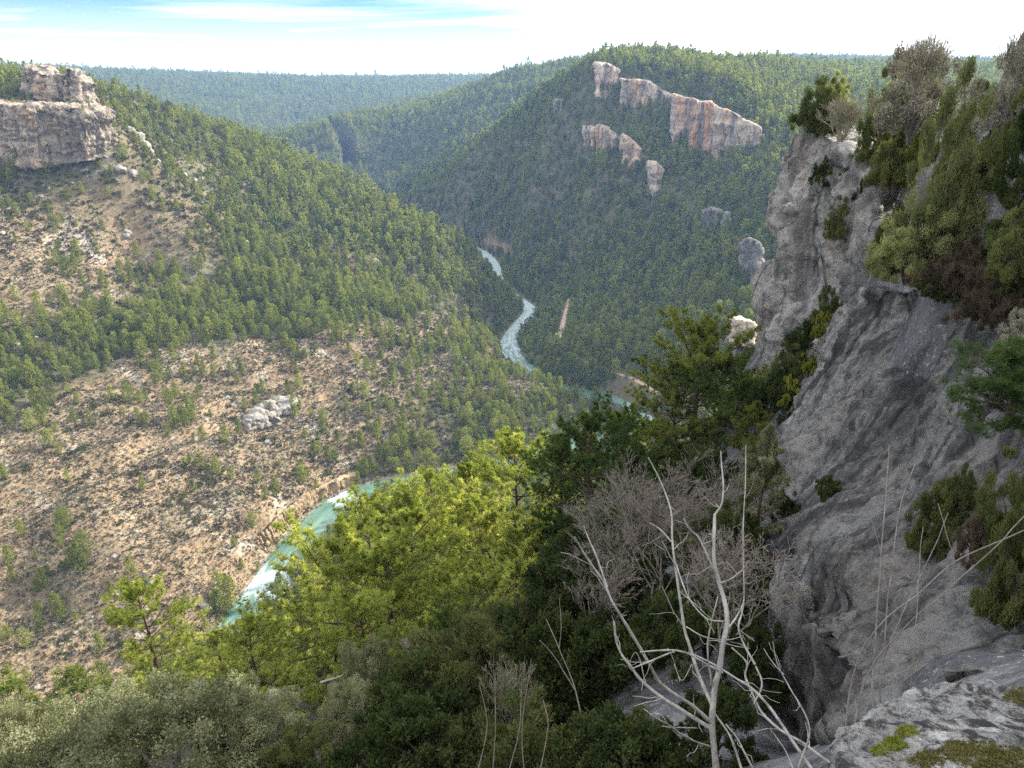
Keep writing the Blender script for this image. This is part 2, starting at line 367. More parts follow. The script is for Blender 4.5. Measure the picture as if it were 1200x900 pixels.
# woods on the left hillside: (photo x, y, pine density, scrub density)
DENS = np.array([(0, 200, .62, .9), (60, 210, .62, .9), (130, 200, .5, .9), (150, 230, .5, .95), (0, 245, .30, .8), (100, 250, .34, .9), (60, 285, .06, .4), (20, 300, .05, .4), (110, 300, .10, .6), (180, 280, .26, .7), (30, 340, .14, .7),
    (110, 350, .25, .6), (0, 370, .2, .6), (60, 400, .5, .5), (0, 400, .6, .4), (20, 440, .97, .1), (100, 420, .97, .1), (150, 390, .97, .1), (200, 375, .95, .1), (260, 380, .97, .1), (330, 370, .97, .1), (400, 360, .95, .1), (460, 350, .95, .1), (520, 330, .85, .2), (550, 310, .5, .5),
    (200, 340, .55, .4), (250, 320, .6, .4), (300, 330, .8, .3), (230, 270, .42, .8), (200, 230, .48, .9), (160, 150, .5, .9), (220, 180, .55, .9), (250, 210, .55, .9), (300, 240, .6, .7), (300, 290, .65, .5), (350, 280, .75, .4), (250, 170, .7, .6), (320, 200, .8, .5), (380, 220, .85, .4), (420, 250, .85, .4), (470, 280, .75, .4), (510, 300, .7, .4), (430, 310, .35, .6), (480, 260, .8, .4), (530, 290, .6, .5), (350, 230, .75, .5),
    (0, 480, .5, .5), (30, 520, .03, .35), (100, 470, .05, .3), (160, 440, .05, .3), (220, 425, .07, .3), (300, 410, .05, .3), (370, 400, .05, .4), (430, 395, .10, .6), (500, 385, .3, .7), (540, 375, .5, .6), (570, 390, .6, .6),
    (200, 500, .07, .3), (150, 520, .06, .3), (270, 470, .10, .4), (100, 560, .02, .25), (60, 620, .04, .2), (20, 680, .03, .2), (60, 700, .12, .2), (150, 620, .03, .2), (230, 600, .10, .3), (240, 650, .12, .3), (300, 600, .08, .5), (220, 680, .12, .3), (120, 720, .02, .25), (40, 780, .03, .2), (200, 560, .04, .35), (250, 720, .3, .4),
    (320, 500, .05, .4), (350, 460, .08, .4), (330, 550, .04, .5), (400, 440, .10, .6), (400, 510, .06, .4), (450, 470, .3, .7), (450, 520, .35, .7), (500, 430, .35, .7), (520, 480, .55, .7), (560, 430, .4, .8), (600, 410, .25, .7), (620, 450, .25, .7), (580, 490, .6, .6), (560, 520, .7, .4), (620, 490, .8, .3), (640, 520, .9, .2), (490, 545, .5, .5), (440, 550, .4, .6), (380, 560, .1, .7), (655, 470, .5, .4)], float)
def left_density(px, py):
    w = 1 / (((px[:, None] - DENS[None, :, 0]) ** 2 + ((py[:, None] - DENS[None, :, 1]) * 1.6) ** 2) + 60) ** 1.5
    s = w.sum(1); return (w * DENS[None, :, 2]).sum(1) / s, (w * DENS[None, :, 3]).sum(1) / s
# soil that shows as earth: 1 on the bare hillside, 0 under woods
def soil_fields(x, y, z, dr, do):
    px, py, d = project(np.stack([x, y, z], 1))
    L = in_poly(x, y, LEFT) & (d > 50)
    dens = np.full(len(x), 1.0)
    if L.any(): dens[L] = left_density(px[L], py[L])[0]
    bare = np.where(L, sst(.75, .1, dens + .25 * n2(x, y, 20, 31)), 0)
    for bx, by, br, ba in [(576, 287, 16, 1), (592, 292, 10, 1), (686, 420, 7, .7), (660, 300, 6, .0)]:
        p = px - bx; q = py - by
        bare = np.maximum(bare, ba * (d > 300) * (~L) * sst(1.2, .5, np.hypot(p, q * 1.3) / br + .3 * n2(x, y, 9, 33)))
    bare = np.maximum(bare, sst(3.0, 2.0, do) * .9)
    bare = np.maximum(bare, sst(12, 8, dr) * np.where(y < 400, .8, .3) * (d > 120))
    return bare, L
gbare, gL = soil_fields(gx, gy, gz, gdr, gdo)
gnear = sst(70, 30, np.hypot(gx, gy))

def ground_mat():
    m, nt = nt_new("hillside_soil"); n = N(nt)
    P = n('ShaderNodeNewGeometry').outputs['Position']
    bare = n('ShaderNodeAttribute', attribute_name="bare").outputs['Fac']
    near = n('ShaderNodeAttribute', attribute_name="near").outputs['Fac']
    wet = n('ShaderNodeAttribute', attribute_name="wet").outputs['Fac']
    soil = n.ramp(n.noise(P, .045, 6, .62, .4), [(.3, (.19, .128, .072)), (.45, (.245, .172, .10)), (.58, (.275, .20, .122)), (.72, (.33, .26, .175))])
    soil = n.mix(n.ramp(n.noise(P, .028, 5, .62, .8), [(.50, 0.0), (.60, .75)]), soil, (.155, .125, .080))    # broad patches of heath and grass
    soil = n.mix(n.ramp(n.noise(n('ShaderNodeMapping', {'Vector': P, 'Location': (40, 9, 3)}).outputs[0], .035, 6, .68, .5), [(.56, 0.0), (.64, .8)]), soil, (.43, .38, .31))    # scree
    soil = n.mix(n.ramp(n.noise(P, .35, 5, .7), [(.48, 0.0), (.58, .8)]), soil, (.15, .12, .075))      # dead grass and low heath
    soil = n.mix(n.ramp(n.noise(P, .8, 5, .7), [(.60, 0.0), (.66, .9)]), soil, (.46, .42, .36))            # pale stones
    soil = n.mix(n.ramp(n.noise(P, .13, 4, .6), [(.58, 0.0), (.7, .6)]), soil, (.32, .26, .13))
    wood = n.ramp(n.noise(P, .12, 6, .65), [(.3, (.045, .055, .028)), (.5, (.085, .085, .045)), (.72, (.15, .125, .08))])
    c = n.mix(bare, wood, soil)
    under = n.ramp(n.noise(P, 1.8, 8, .7), [(.3, (.022, .022, .016)), (.5, (.06, .055, .042)), (.62, (.13, .12, .105)), (.75, (.25, .24, .225))])
    c = n.mix(near, c, under)
    rk = n.ramp(n.noise(n('ShaderNodeMapping', {'Vector': P, 'Scale': (1, 1, .35)}).outputs[0], .9, 8, .7), [(.34, (.045, .045, .048)), (.5, (.13, .13, .132)), (.66, (.25, .245, .24))])
    rk = n.mix(n.ramp(n.noise(P, 9, 5, .75), [(.57, 0.0), (.66, .8)]), rk, (.48, .47, .44))
    c = n.mix(n('ShaderNodeAttribute', attribute_name="rocky").outputs['Fac'], c, rk)
    c = n.mix(n.math('MULTIPLY', wet, .75), c, (.30, .26, .19))
    b = n('ShaderNodeBsdfPrincipled', {'Base Color': c, 'Roughness': .95}); b.inputs['Specular IOR Level'].default_value = .1
    h = n.math('ADD', n.noise(P, .35, 8, .7), n.math('MULTIPLY', n.noise(P, 2.5, 6, .7), .12))
    bp = n('ShaderNodeBump', {'Strength': .8, 'Distance': 1.6, 'Height': h}); nt.links.new(bp.outputs[0], b.inputs['Normal'])
    n.out(b.outputs[0]); return m
ii = (np.arange(nR - 1)[:, None] * nT + np.arange(nT - 1)[None, :])
gF = np.stack([ii, ii + 1, ii + nT + 1, ii + nT], -1).reshape(-1, 4)
seam = np.arange(nR - 1) * nT
gF2 = np.stack([seam + nT - 1, seam, seam + nT, seam + 2 * nT - 1], -1)
gV = np.stack([gx, gy, gz], 1)
cap = np.array([[0, 0, gz[:nT].mean()]]); gV = np.concatenate([gV, cap]); ci = len(gV) - 1
gF3 = np.stack([np.full(nT, ci), (np.arange(nT) + 1) % nT, np.arange(nT)], 1)
pad = lambda a, v=0: np.concatenate([a, [v]])
MAT_GROUND = ground_mat()
gm = mesh_np("terrain", gV, [gF[:, ::-1], gF2[:, ::-1], gF3], [MAT_GROUND], True, None, {"bare": pad(gbare), "near": pad(gnear, 1), "rocky": pad(gnear * sst(.5, 2.5, gx + .25 * gy * 0), 0), "wet": pad(sst(9, 6.5, gdr) * (np.hypot(gx, gy) > 100) * (gy < 400))})
tag(link(bpy.data.objects.new("terrain", gm)), kind="structure")

# ------------------------------------------------------------------ river
def river():
    m, nt = nt_new("river_water"); n = N(nt)
    P = n('ShaderNodeNewGeometry').outputs['Position']
    foam = n('ShaderNodeAttribute', attribute_name="foam").outputs['Fac']
    fl = n('ShaderNodeAttribute', attribute_name="along").outputs['Fac']; ac = n('ShaderNodeAttribute', attribute_name="across").outputs['Fac']
    uv = n('ShaderNodeCombineXYZ', {0: n.math('MULTIPLY', fl, .11), 1: n.math('MULTIPLY', ac, .55), 2: 0.0}).outputs[0]
    nz = n.noise(uv, 1.0, 6, .68, .8)
    f = n.ramp(n.math('ADD', n.math('MULTIPLY', foam, .42), nz), [(.60, 0.0), (.72, 1.0)])
    c = n.ramp(n.noise(uv, .35, 3, .5), [(.3, (.05, .105, .08)), (.5, (.085, .165, .12)), (.7, (.14, .22, .165))])
    c = n.mix(n.math('MULTIPLY', n.ramp(n.math('ABSOLUTE', ac), [(.3, 0.0), (1.0, 1.0)]), 0.0), c, (.2, .2, .1))
    b1 = n('ShaderNodeBsdfPrincipled', {'Base Color': c, 'Roughness': .18})
    bp = n('ShaderNodeBump', {'Strength': .5, 'Distance': .4, 'Height': n.noise(uv, 3.0, 6, .7)}); nt.links.new(bp.outputs[0], b1.inputs['Normal'])
    fc = n.ramp(n.noise(uv, 2.6, 5, .7), [(.35, (.20, .30, .29)), (.62, (.42, .47, .47))])
    b2 = n('ShaderNodeBsdfPrincipled', {'Base Color': fc, 'Roughness': .7}); nt.links.new(bp.outputs[0], b2.inputs['Normal'])
    n.out(n('ShaderNodeMixShader', {0: f, 1: b1.outputs[0], 2: b2.outputs[0]}).outputs[0])
    C = RIVC; T = np.gradient(C[:, :2], axis=0); T = norm(T); Nn = np.stack([-T[:, 1], T[:, 0]], 1)
    s = np.concatenate([[0], np.cumsum(np.hypot(*np.diff(C[:, :2], axis=0).T))])
    px, py, d = project(C[:, :3])
    fo = np.zeros(len(C))
    for fx, fy, fr, fa in [(318, 686, 22, 1.0), (404, 584, 11, 1.0), (272, 742, 18, .4), (600, 385, 40, .62), (620, 364, 30, .75), (590, 335, 40, .95), (578, 318, 40, 1.0), (760, 492, 12, .65), (745, 476, 12, .7)]:
        fo = np.maximum(fo, fa * np.exp(-((px - fx) ** 2 + (py - fy) ** 2) / fr ** 2))
    a = np.linspace(-1, 1, 13)
    X = C[:, None, 0] + Nn[:, None, 0] * a[None] * (C[:, None, 3] + 2.4); Y = C[:, None, 1] + Nn[:, None, 1] * a[None] * (C[:, None, 3] + 2.4)
    S = np.repeat(s[:, None], 13, 1); Z = np.repeat(C[:, None, 2], 13, 1)
    Z = Z + fo[:, None] * .5 * n2(X.ravel(), Y.ravel(), 2.5, 5).reshape(X.shape)
    V = np.stack([X, Y, Z], -1).reshape(-1, 3); k = len(C)
    i = np.arange(k - 1)[:, None] * 13 + np.arange(12)[None]
    F = np.stack([i, i + 1, i + 14, i + 13], -1).reshape(-1, 4)
    me = mesh_np("river", V, [F[:, ::-1]], [m], True, None, {"foam": np.repeat(fo, 13), "along": S.ravel(), "across": (np.repeat(a[None], k, 0) * (C[:, None, 3] + 2.4)).ravel()})
    tag(link(bpy.data.objects.new("river", me)), kind="structure")
river()
def road():
    m, nt = nt_new("dirt_track"); n = N(nt)
    P = n('ShaderNodeNewGeometry').outputs['Position']
    c = n.ramp(n.noise(P, .12, 5, .6), [(.3, (.34, .20, .15)), (.55, (.44, .33, .25)), (.7, (.52, .46, .38))])
    ac = n('ShaderNodeAttribute', attribute_name="across").outputs['Fac']
    c = n.mix(n.math('MULTIPLY', n.ramp(n.math('ABSOLUTE', ac), [(.15, 1.0), (.3, 0.0)]), .5), c, (.22, .2, .12))
    n.out(n('ShaderNodeBsdfPrincipled', {'Base Color': c, 'Roughness': .95}).outputs[0])
    C = catmull(ROAD, 16); T = norm(np.gradient(C[:, :2], axis=0)); Nn = np.stack([-T[:, 1], T[:, 0]], 1); a = np.linspace(-1, 1, 7)
    X = C[:, None, 0] + Nn[:, None, 0] * a[None] * 1.8; Y = C[:, None, 1] + Nn[:, None, 1] * a[None] * 1.8
    Z = np.repeat(C[:, None, 2] + .25, 7, 1) - .3 * (np.abs(a[None]) > .95)
    k = len(C); i = np.arange(k - 1)[:, None] * 7 + np.arange(6)[None]
    F = np.stack([i, i + 1, i + 8, i + 7], -1).reshape(-1, 4)
    me = mesh_np("road", np.stack([X, Y, Z], -1).reshape(-1, 3), [F[:, ::-1]], [m], True, None, {"across": np.repeat(a[None], k, 0).ravel()})
    tag(link(bpy.data.objects.new("road", me)), kind="structure")
road()

# ------------------------------------------------------------------ light, sky, air, camera
SUN_AZ, SUN_EL = math.radians(60), math.radians(28)      # azimuth from the view axis towards the right
def world():
    w = bpy.data.worlds.new("World"); SC.world = w; w.use_nodes = True
    nt = w.node_tree; nt.nodes.clear(); n = N(nt)
    sky = n('ShaderNodeTexSky', sky_type='NISHITA', sun_disc=False)
    sky.sun_elevation = SUN_EL; sky.sun_rotation = SUN_AZ; sky.altitude = 1000; sky.air_density = 1.0; sky.dust_density = 1.2; sky.ozone_density = 1.2
    tc = n('ShaderNodeTexCoord').outputs['Generated']
    sp = n('ShaderNodeSeparateXYZ', {0: tc})
    # thin high cloud: a flat layer seen in perspective, drawn out along the wind
    zz = n.math('ADD', n.math('MAXIMUM', sp.outputs[2], 0.0), .09)
    cx = n.math('DIVIDE', sp.outputs[0], zz); cy = n.math('DIVIDE', sp.outputs[1], zz)
    pl = n('ShaderNodeCombineXYZ', {0: cx, 1: cy, 2: 0.0}).outputs[0]
    mp = n('ShaderNodeMapping', {'Vector': pl, 'Rotation': (0, 0, 1.15), 'Scale': (.30, .8, 1)}).outputs[0]
    st = n.noise(mp, .8, 8, .60, 1.1)
    veil = n.ramp(n.math('ADD', sp.outputs[0], n.math('MULTIPLY', n.math('SUBTRACT', n.noise(mp, .35, 4, .55, .5), .5), .5)), [(0.0, 0.0), (.25, 1.0)])   # denser towards the sun
    cov = n.math('ADD', n.ramp(st, [(.48, 0.0), (.90, 1.0)]), n.math('MULTIPLY', veil, 1.0), True)
    over = n.ramp(sp.outputs[2], [(.34, 0.0), (.62, .9)])                               # unseen cloud added overhead and behind as neutral white fill
    back = n.ramp(sp.outputs[1], [(.1, .75), (.5, 0.0)])
    cov = n.math('MAXIMUM', cov, n.math('MAXIMUM', over, back))
    hz = n.ramp(sp.outputs[2], [(0.0, .62), (.03, .28), (.075, 0.0)])
    cov = n.math('MAXIMUM', cov, hz)
    cov = n.math('MULTIPLY', cov, .93)
    skc = n('ShaderNodeVectorMath', {0: sky.outputs[0]}, operation='MULTIPLY'); skc.inputs[1].default_value = SKY_TINT
    c = n.mix(cov, skc.outputs[0], CLOUD)
    bg = n('ShaderNodeBackground', {'Color': c, 'Strength': SKY_STR})
    o = nt.nodes.new('ShaderNodeOutputWorld'); nt.links.new(bg.outputs[0], o.inputs['Surface'])
SKY_STR = .15; CLOUD = (5.0, 5.05, 5.1); SKY_TINT = (.16, .245, .46)
world()
sl = bpy.data.lights.new("sun", 'SUN'); sl.energy = 3.3; sl.angle = math.radians(.5); sl.color = (1, .93, .82)
so = link(bpy.data.objects.new("sun", sl))
sv = Vector((math.sin(SUN_AZ) * math.cos(SUN_EL), math.cos(SUN_AZ) * math.cos(SUN_EL), math.sin(SUN_EL)))
so.rotation_euler = sv.to_track_quat('Z', 'Y').to_euler(); so.location = sv * 300
def haze():
    m, nt = nt_new("air"); n = N(nt)
    v = n('ShaderNodeVolumePrincipled', {'Color': (.34, .58, 1.0, 1), 'Density': HAZE_D, 'Anisotropy': .1})
    o = nt.nodes.new('ShaderNodeOutputMaterial'); nt.links.new(v.outputs[0], o.inputs['Volume'])
    x0, x1, y0, y1, z0, z1 = -6100, 6100, -6100, 6100, float(gz.min()) - 1.0, max(float(gz.max()) + 14, 75.0)
    V = np.array([(x, y, z) for z in (z0, z1) for y in (y0, y1) for x in (x0, x1)], float)
    F = np.array([(0, 2, 3, 1), (4, 5, 7, 6), (0, 1, 5, 4), (2, 6, 7, 3), (0, 4, 6, 2), (1, 3, 7, 5)])
    tag(link(bpy.data.objects.new("haze", mesh_np("haze", V, [F], [m]))), kind="stuff")
HAZE_D = .000105
haze()
cam = bpy.data.cameras.new("camera"); cam.sensor_width = 36; cam.lens = FOC / 1200 * 36; cam.clip_start = .05; cam.clip_end = 20000
co = link(bpy.data.objects.new("camera", cam)); co.rotation_euler = (math.pi / 2 - PITCH, 0, 0); SC.camera = co
SC.view_settings.view_transform = 'Standard'; SC.view_settings.look = 'None'; SC.view_settings.exposure = 1.93; SC.view_settings.gamma = 1
cy_ = SC.cycles
cy_.max_bounces = 5; cy_.diffuse_bounces = 3; cy_.glossy_bounces = 1; cy_.transmission_bounces = 2; cy_.volume_bounces = 0; cy_.transparent_max_bounces = 6
cy_.caustics_reflective = False; cy_.caustics_refractive = False; cy_.sample_clamp_indirect = 3
cy_.use_denoising = False
try: cy_.denoiser = 'OPENIMAGEDENOISE'; cy_.denoising_input_passes = 'RGB_ALBEDO_NORMAL'; cy_.denoising_prefilter = 'ACCURATE'
except Exception: pass
SC.render.use_persistent_data = False
# ------------------------------------------------------------------ plant materials
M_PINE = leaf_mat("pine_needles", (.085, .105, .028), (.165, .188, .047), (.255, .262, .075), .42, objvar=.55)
M_PINEB = leaf_mat("pine_needles_sunlit", (.13, .165, .04), (.30, .34, .085), (.55, .56, .17), .50, (1.25, 1.25, .65), objvar=.2)  # bright copy for sunlit pines, sunlight put into the needle colour
M_PINEM = leaf_mat("pine_needles_mid", (.09, .115, .032), (.17, .20, .055), (.27, .285, .09), .42)  # near-bank copy, sunlit tone put into the colour
M_PINED = leaf_mat("pine_needles_shaded", (.045, .07, .026), (.085, .125, .038), (.135, .175, .055), .35)  # dark copy for pines in shade, the shade put into the colour
M_JUN = leaf_mat("juniper_sprays", (.05, .065, .026), (.10, .115, .045), (.17, .175, .07), .3)
M_JUNO = leaf_mat("juniper_olive", (.12, .135, .06), (.215, .23, .11), (.34, .345, .17), .38)
M_OAK = leaf_mat("holm_oak_leaves", (.10, .11, .055), (.20, .205, .115), (.34, .34, .21), .28, (1.1, 1.15, .7))
M_DARK = leaf_mat("dark_shrub_leaves", (.025, .038, .016), (.052, .07, .026), (.10, .12, .045), .25)  # leaf colour lowered to deepen the shade on the near slope
M_YEL = leaf_mat("yellow_shrub_leaves", (.12, .13, .025), (.19, .20, .035), (.28, .28, .06), .4)
M_DRY = leaf_mat("dry_twigs", (.15, .135, .095), (.25, .23, .165), (.38, .355, .265), .1, (1, 1, 1))
M_HEATH = leaf_mat("brown_heath", (.055, .044, .03), (.105, .082, .056), (.165, .135, .095), .15, (1, 1, 1))
M_SCRUB = leaf_mat("scrub_leaves", (.045, .050, .026), (.085, .085, .042), (.14, .125, .065), .2, objvar=.6)
M_BARK = bark_mat("pine_bark", (.035, .026, .02), (.12, .085, .06))
M_BARKG = bark_mat("grey_bark", (.09, .08, .07), (.24, .22, .195), 10)
M_DEAD = bark_mat("bleached_wood", (.16, .15, .132), (.45, .43, .395), 14)
M_TWIG = bark_mat("bare_twigs", (.14, .115, .095), (.27, .235, .205), 12)

def pine_skeleton(H, R, seed, limbs=26, base=.3, lean=(0, 0), squat=1.0):
    r = np.random.default_rng(seed)
    z = np.linspace(0, H, 9)
    wob = np.cumsum(r.normal(0, .03 * H / 8, (9, 2)), 0)
    T = np.stack([wob[:, 0] + lean[0] * (z / H) ** 1.5, wob[:, 1] + lean[1] * (z / H) ** 1.5, z], 1)
    T[0, :2] = 0
    out = []
    for i in range(limbs):
        f = base + (0.985 - base) * ((i + r.uniform(0, 1)) / limbs) ** .85
        p = np.array([np.interp(f * H, z, T[:, k]) for k in range(3)])
        q = (f - base) / (1 - base)
        prof = (.55 + 1.1 * q - .55 * q * q) * (1 - q ** 3.2) + .10
        L = R * prof * r.uniform(.62, 1.18)
        az = i * 2.39996 + r.normal(0, .35); el = math.radians(-8 + 62 * q ** 1.3 + r.normal(0, 8)) * squat
        d = np.array([math.cos(az) * math.cos(el), math.sin(az) * math.cos(el), math.sin(el)])
        s = np.linspace(0, 1, 7)
        bend = r.normal(0, .10, 3); bend[2] = r.uniform(.05, .28)
        P = p + d * (s * L)[:, None] + (bend * L) * (s ** 2)[:, None]
        out.append((P, L, f))
    return T, out
PKEEP = 1.0
def pine_geo(H, R, seed, limbs=26, subs=8, tufts=5, needles=24, nl=(.16, .25), nw=.022, base=.3, lean=(0, 0), squat=1.0, keep=1.0):
    r = np.random.default_rng(seed + 500)
    T, Ls = pine_skeleton(H, R, seed, limbs, base, lean, squat)
    gt = Geo(); gc = Geo()
    tube(gt, catmull(T, 3), np.linspace(.022 * H + .03, .012, (len(T) - 1) * 3 + 1), 7, 0, .5)
    C, D, TI = [], [], []
    for P, L, f in Ls:
        tube(gt, P, np.linspace(.012 + .011 * L, .006, len(P)), 4, 0, .5)
        if r.uniform() > keep: continue
        clump = r.uniform(.2, .8)
        for k in range(subs):
            s = .28 + .72 * (k + r.uniform(0, 1)) / subs
            i = min(int(s * 6), 5); fr = s * 6 - i
            p = P[i] * (1 - fr) + P[i + 1] * fr; t = norm(P[i + 1] - P[i])
            side = norm(np.cross(t, [0, 0, 1])) * (1 if k % 2 else -1)
            d = norm(t * r.uniform(.3, .9) + side * r.uniform(.4, 1.0) + np.array([0, 0, r.uniform(-.1, .55)]))
            l = L * .42 * (1.15 - .7 * s) * r.uniform(.6, 1.3) + .12
            q = np.linspace(0, 1, 4)[:, None]
            sp = p + d * l * q + np.array([0, 0, .16 * l]) * q ** 2 + r.normal(0, .04 * l, (4, 3)) * q
            tube(gc, sp, np.linspace(.010, .004, 4), 3, 1, .5)
            for u in np.linspace(.5, 1, tufts):
                j = min(int(u * 3), 2); fu = u * 3 - j
                C.append(sp[j] * (1 - fu) + sp[j + 1] * fu + r.normal(0, .05, 3)); D.append(norm(d + np.array([0, 0, .55]) + r.normal(0, .25, 3)))
                TI.append(np.clip(clump + r.normal(0, .16), 0, 1))
        C.append(P[-1]); D.append(norm(P[-1] - P[-2])); TI.append(clump)
    C = np.array(C); D = np.array(D); TI = np.array(TI); n = len(C)
    dd = norm(np.repeat(D, needles, 0) * .55 + unit(n * needles) * .85)
    blades(gc, np.repeat(C, needles, 0) + dd * .015, dd, rng.uniform(nl[0], nl[1], n * needles), nw, 0, np.repeat(TI, needles))
    return gt, gc

def clump_tree(H, R, seed, lobes, leaves, size, base=.12, conic=.0):
    """pine seen from hundreds of metres: needle clumps as small faces through the crown's volume"""
    r = np.random.default_rng(seed); g = Geo()
    tube(g, np.array([(0, 0, -.3), (r.normal(0, .1), r.normal(0, .1), H * .5), (r.normal(0, .1), r.normal(0, .1), H * .92)]), [.02 * H, .014 * H, .02], 4, 1, .5)
    for i in range(lobes):
        q = (i + .5) / lobes; h = H * (base + (1 - base) * q * .95)
        pr = (1 - q) ** (.55 + conic) * (.55 + .45 * min(1, q * 4)) + .06
        az = i * 2.4 + r.normal(0, .4); d = R * pr * r.uniform(.25, .78)
        c0 = np.array([math.cos(az) * d, math.sin(az) * d, h]); lr = R * (.20 + .34 * pr) * r.uniform(.8, 1.2)
        v = r.normal(size=(leaves, 3)); v /= np.linalg.norm(v, axis=1)[:, None]
        C = c0 + v * lr * r.uniform(.45, 1.0, leaves)[:, None] * np.array([1, 1, .75])
        D = norm(v + r.normal(0, .6, (leaves, 3)) + np.array([0, 0, .25]))
        blades(g, C - D * size * .4, D, size * r.uniform(.7, 1.3, leaves), size * .75, 0, np.clip(r.uniform(.2, .8) + r.normal(0, .12, leaves), 0, 1), True)
    return g
def bush_geo(R, Hh, seed, clumps, leaves, ll, lw, spray=.6, quad=True, up=.4, stems=8, flat=.0):
    """leafy shrub: sprays of leaves carried on stems that fan out from the base"""
    r = np.random.default_rng(seed); g = Geo(); C0 = []
    for i in range(clumps):
        az = r.uniform(0, 2 * math.pi); e = math.asin(r.uniform(-.08, 1.0) ** 1.0) if True else 0
        rad = r.uniform(.35, 1.0) ** .5
        v = np.array([math.cos(az) * math.cos(e), math.sin(az) * math.cos(e), max(math.sin(e), 0.02)])
        w = 1 + .45 * vnoise(np.array([v * 2.1 + seed * 1.3]), 3)[0] + .2 * vnoise(np.array([v * 5 + seed]), 4)[0]
        C0.append(v * rad * w * np.array([R, R, Hh]))
    C0 = np.array(C0)
    for i in range(stems):
        tip = C0[i % clumps] * .9; s = np.linspace(0, 1, 5)[:, None]
        P = tip * s + np.array([0, 0, .18 * Hh]) * np.sin(s * math.pi) + r.normal(0, .03 * R, (5, 3)) * s; P[0, 2] = -.2
        tube(g, P, np.linspace(.018 * (R + Hh) , .005, 5), 4, 1, .5)
    n = clumps * leaves
    out = norm(C0 / np.array([R, R, Hh]) + np.array([0, 0, up]))
    D = norm(np.repeat(out, leaves, 0) * spray + unit(n) * (1 - spray * .5))
    cr = (.085 + .085 * r.uniform(size=clumps)) * (R + Hh) * .5
    C = np.repeat(C0, leaves, 0) + unit(n) * (np.repeat(cr, leaves) * r.uniform(.1, 1, n) ** .6)[:, None]
    C[:, 2] = np.maximum(C[:, 2], -.05)
    ti = np.repeat(np.clip(r.normal(.5, .27, clumps), 0, 1), leaves) + r.normal(0, .1, n)
    blades(g, C, D, ll * r.uniform(.6, 1.3, n), lw, 0, np.clip(ti, 0, 1), quad)
    return g
def twig_geo(R, Hh, seed, stems=10, depth=4, r0=.03, spread=.5, split=3, droop=0.0, minr=.003, sides=4):
    """leafless bush or tree: stems that fork again and again"""
    r = np.random.default_rng(seed); g = Geo()
    def grow(p, d, L, rad, k):
        s = np.linspace(0, 1, 4)[:, None]
        P = p + d * L * s + r.normal(0, .07 * L, (4, 3)) * s + np.array([0, 0, -droop * L]) * s ** 2
        tube(g, P, np.linspace(rad, max(rad * .55, minr), 4), sides if k < 2 else 3, 0, r.uniform(.2, .8))
        if k >= depth: return
        for j in range(split if k else split + 1):
            f = r.uniform(.45, 1.0) if j else 1.0
            q = P[0] * 0 + np.array([np.interp(f, [0, .333, .667, 1], P[:, a]) for a in range(3)])
            nd = norm(d + r.normal(0, spread, 3) + np.array([0, 0, .12]))
            grow(q, nd, L * r.uniform(.55, .8), max(rad * .55, minr), k + 1)
    for i in range(stems):
        az = 2 * math.pi * (i + r.uniform()) / stems; tilt = r.uniform(.1, .9) if stems > 1 else 0.05
        d = norm(np.array([math.cos(az) * R * tilt, math.sin(az) * R * tilt, Hh]))
        grow(np.array([math.cos(az), math.sin(az), 0]) * .06 * R * (stems > 1), d, math.hypot(R * tilt, Hh) * .42, r0 * r.uniform(.7, 1.1), 0)
    return g
def rock_geo(seed, rough=.35, squash=.7, sub=3):
    bm = bmesh.new(); bmesh.ops.create_icosphere(bm, subdivisions=sub, radius=1)
    V = np.array([v.co[:] for v in bm.verts]); F = np.array([[v.index for v in f.verts] for f in bm.faces]); bm.free()
    d = 1 + rough * fbm(V * 1.3 + seed * 5.1, 3, seed) + rough * .35 * fbm(V * 4 + seed, 3, seed + 3)
    V = np.sign(V) * np.abs(V) ** .8 * d[:, None] * np.array([1, .85, squash]); g = Geo(); g.add(V, F, 0); return g

# ------------------------------------------------------------------ woods: where every tree stands
def grid_pts(x0, x1, y0, y1, s):
    X, Y = np.meshgrid(np.arange(x0, x1, s), np.arange(y0, y1, s)); X = X.ravel(); Y = Y.ravel()
    return X + rng.uniform(-.46, .46, len(X)) * s, Y + rng.uniform(-.46, .46, len(X)) * s
def frustum(x, y, z, m=40):
    px, py, d = project(np.stack([x, y, z], 1)); return (d > 1) & (px > -m) & (px < 1200 + m) & (py > -60) & (py < 960), px, py
def candidates(x0, x1, y0, y1, s, near, far, h=10):
    x, y = grid_pts(x0, x1, y0, y1, s); r = np.hypot(x, y)
    k = (r > near) & (r <= far) & (np.abs(np.arctan2(x, y)) < .84); x, y = x[k], y[k]
    z, dr, do = height(x, y, True)
    ok, px, py = frustum(x, y, z); ok &= visible(x, y, z, h)
    f = lambda a: a[ok]
    return tuple(map(f, (x, y, z, dr, do, px, py)))
PX = []
for a in [(-420, 460, 62, 1000, 3.9, 62, 960), (-700, 800, 700, 1750, 5.2, 960, 1750), (-1500, 1500, 1400, 3100, 8.5, 1750, 3100)]:
    x, y, z, dr, do, px, py = candidates(*a)
    L = in_poly(x, y, LEFT); dens = np.clip(1.12 - 1.3 * np.maximum(0, n2(x, y, 30, 47) - .12), .35, .97); dens[L] = left_density(px[L], py[L])[0]
    nearb = (~L) & (np.hypot(x, y) < 420); dens[nearb] = .72
    keep = (dens + .35 * n2(x, y, 22, 41) * (dens < .8) > rng.uniform(size=len(x)))
    keep &= (dr > 7.2) & (do > 3.6)
    bare = soil_fields(x, y, z, dr, do)[0]; keep &= ~((~L) & (bare > .75))
    PX.append(np.stack([x, y, z, px, py, L, np.full(len(x), a[5])], 1)[keep])
q = []
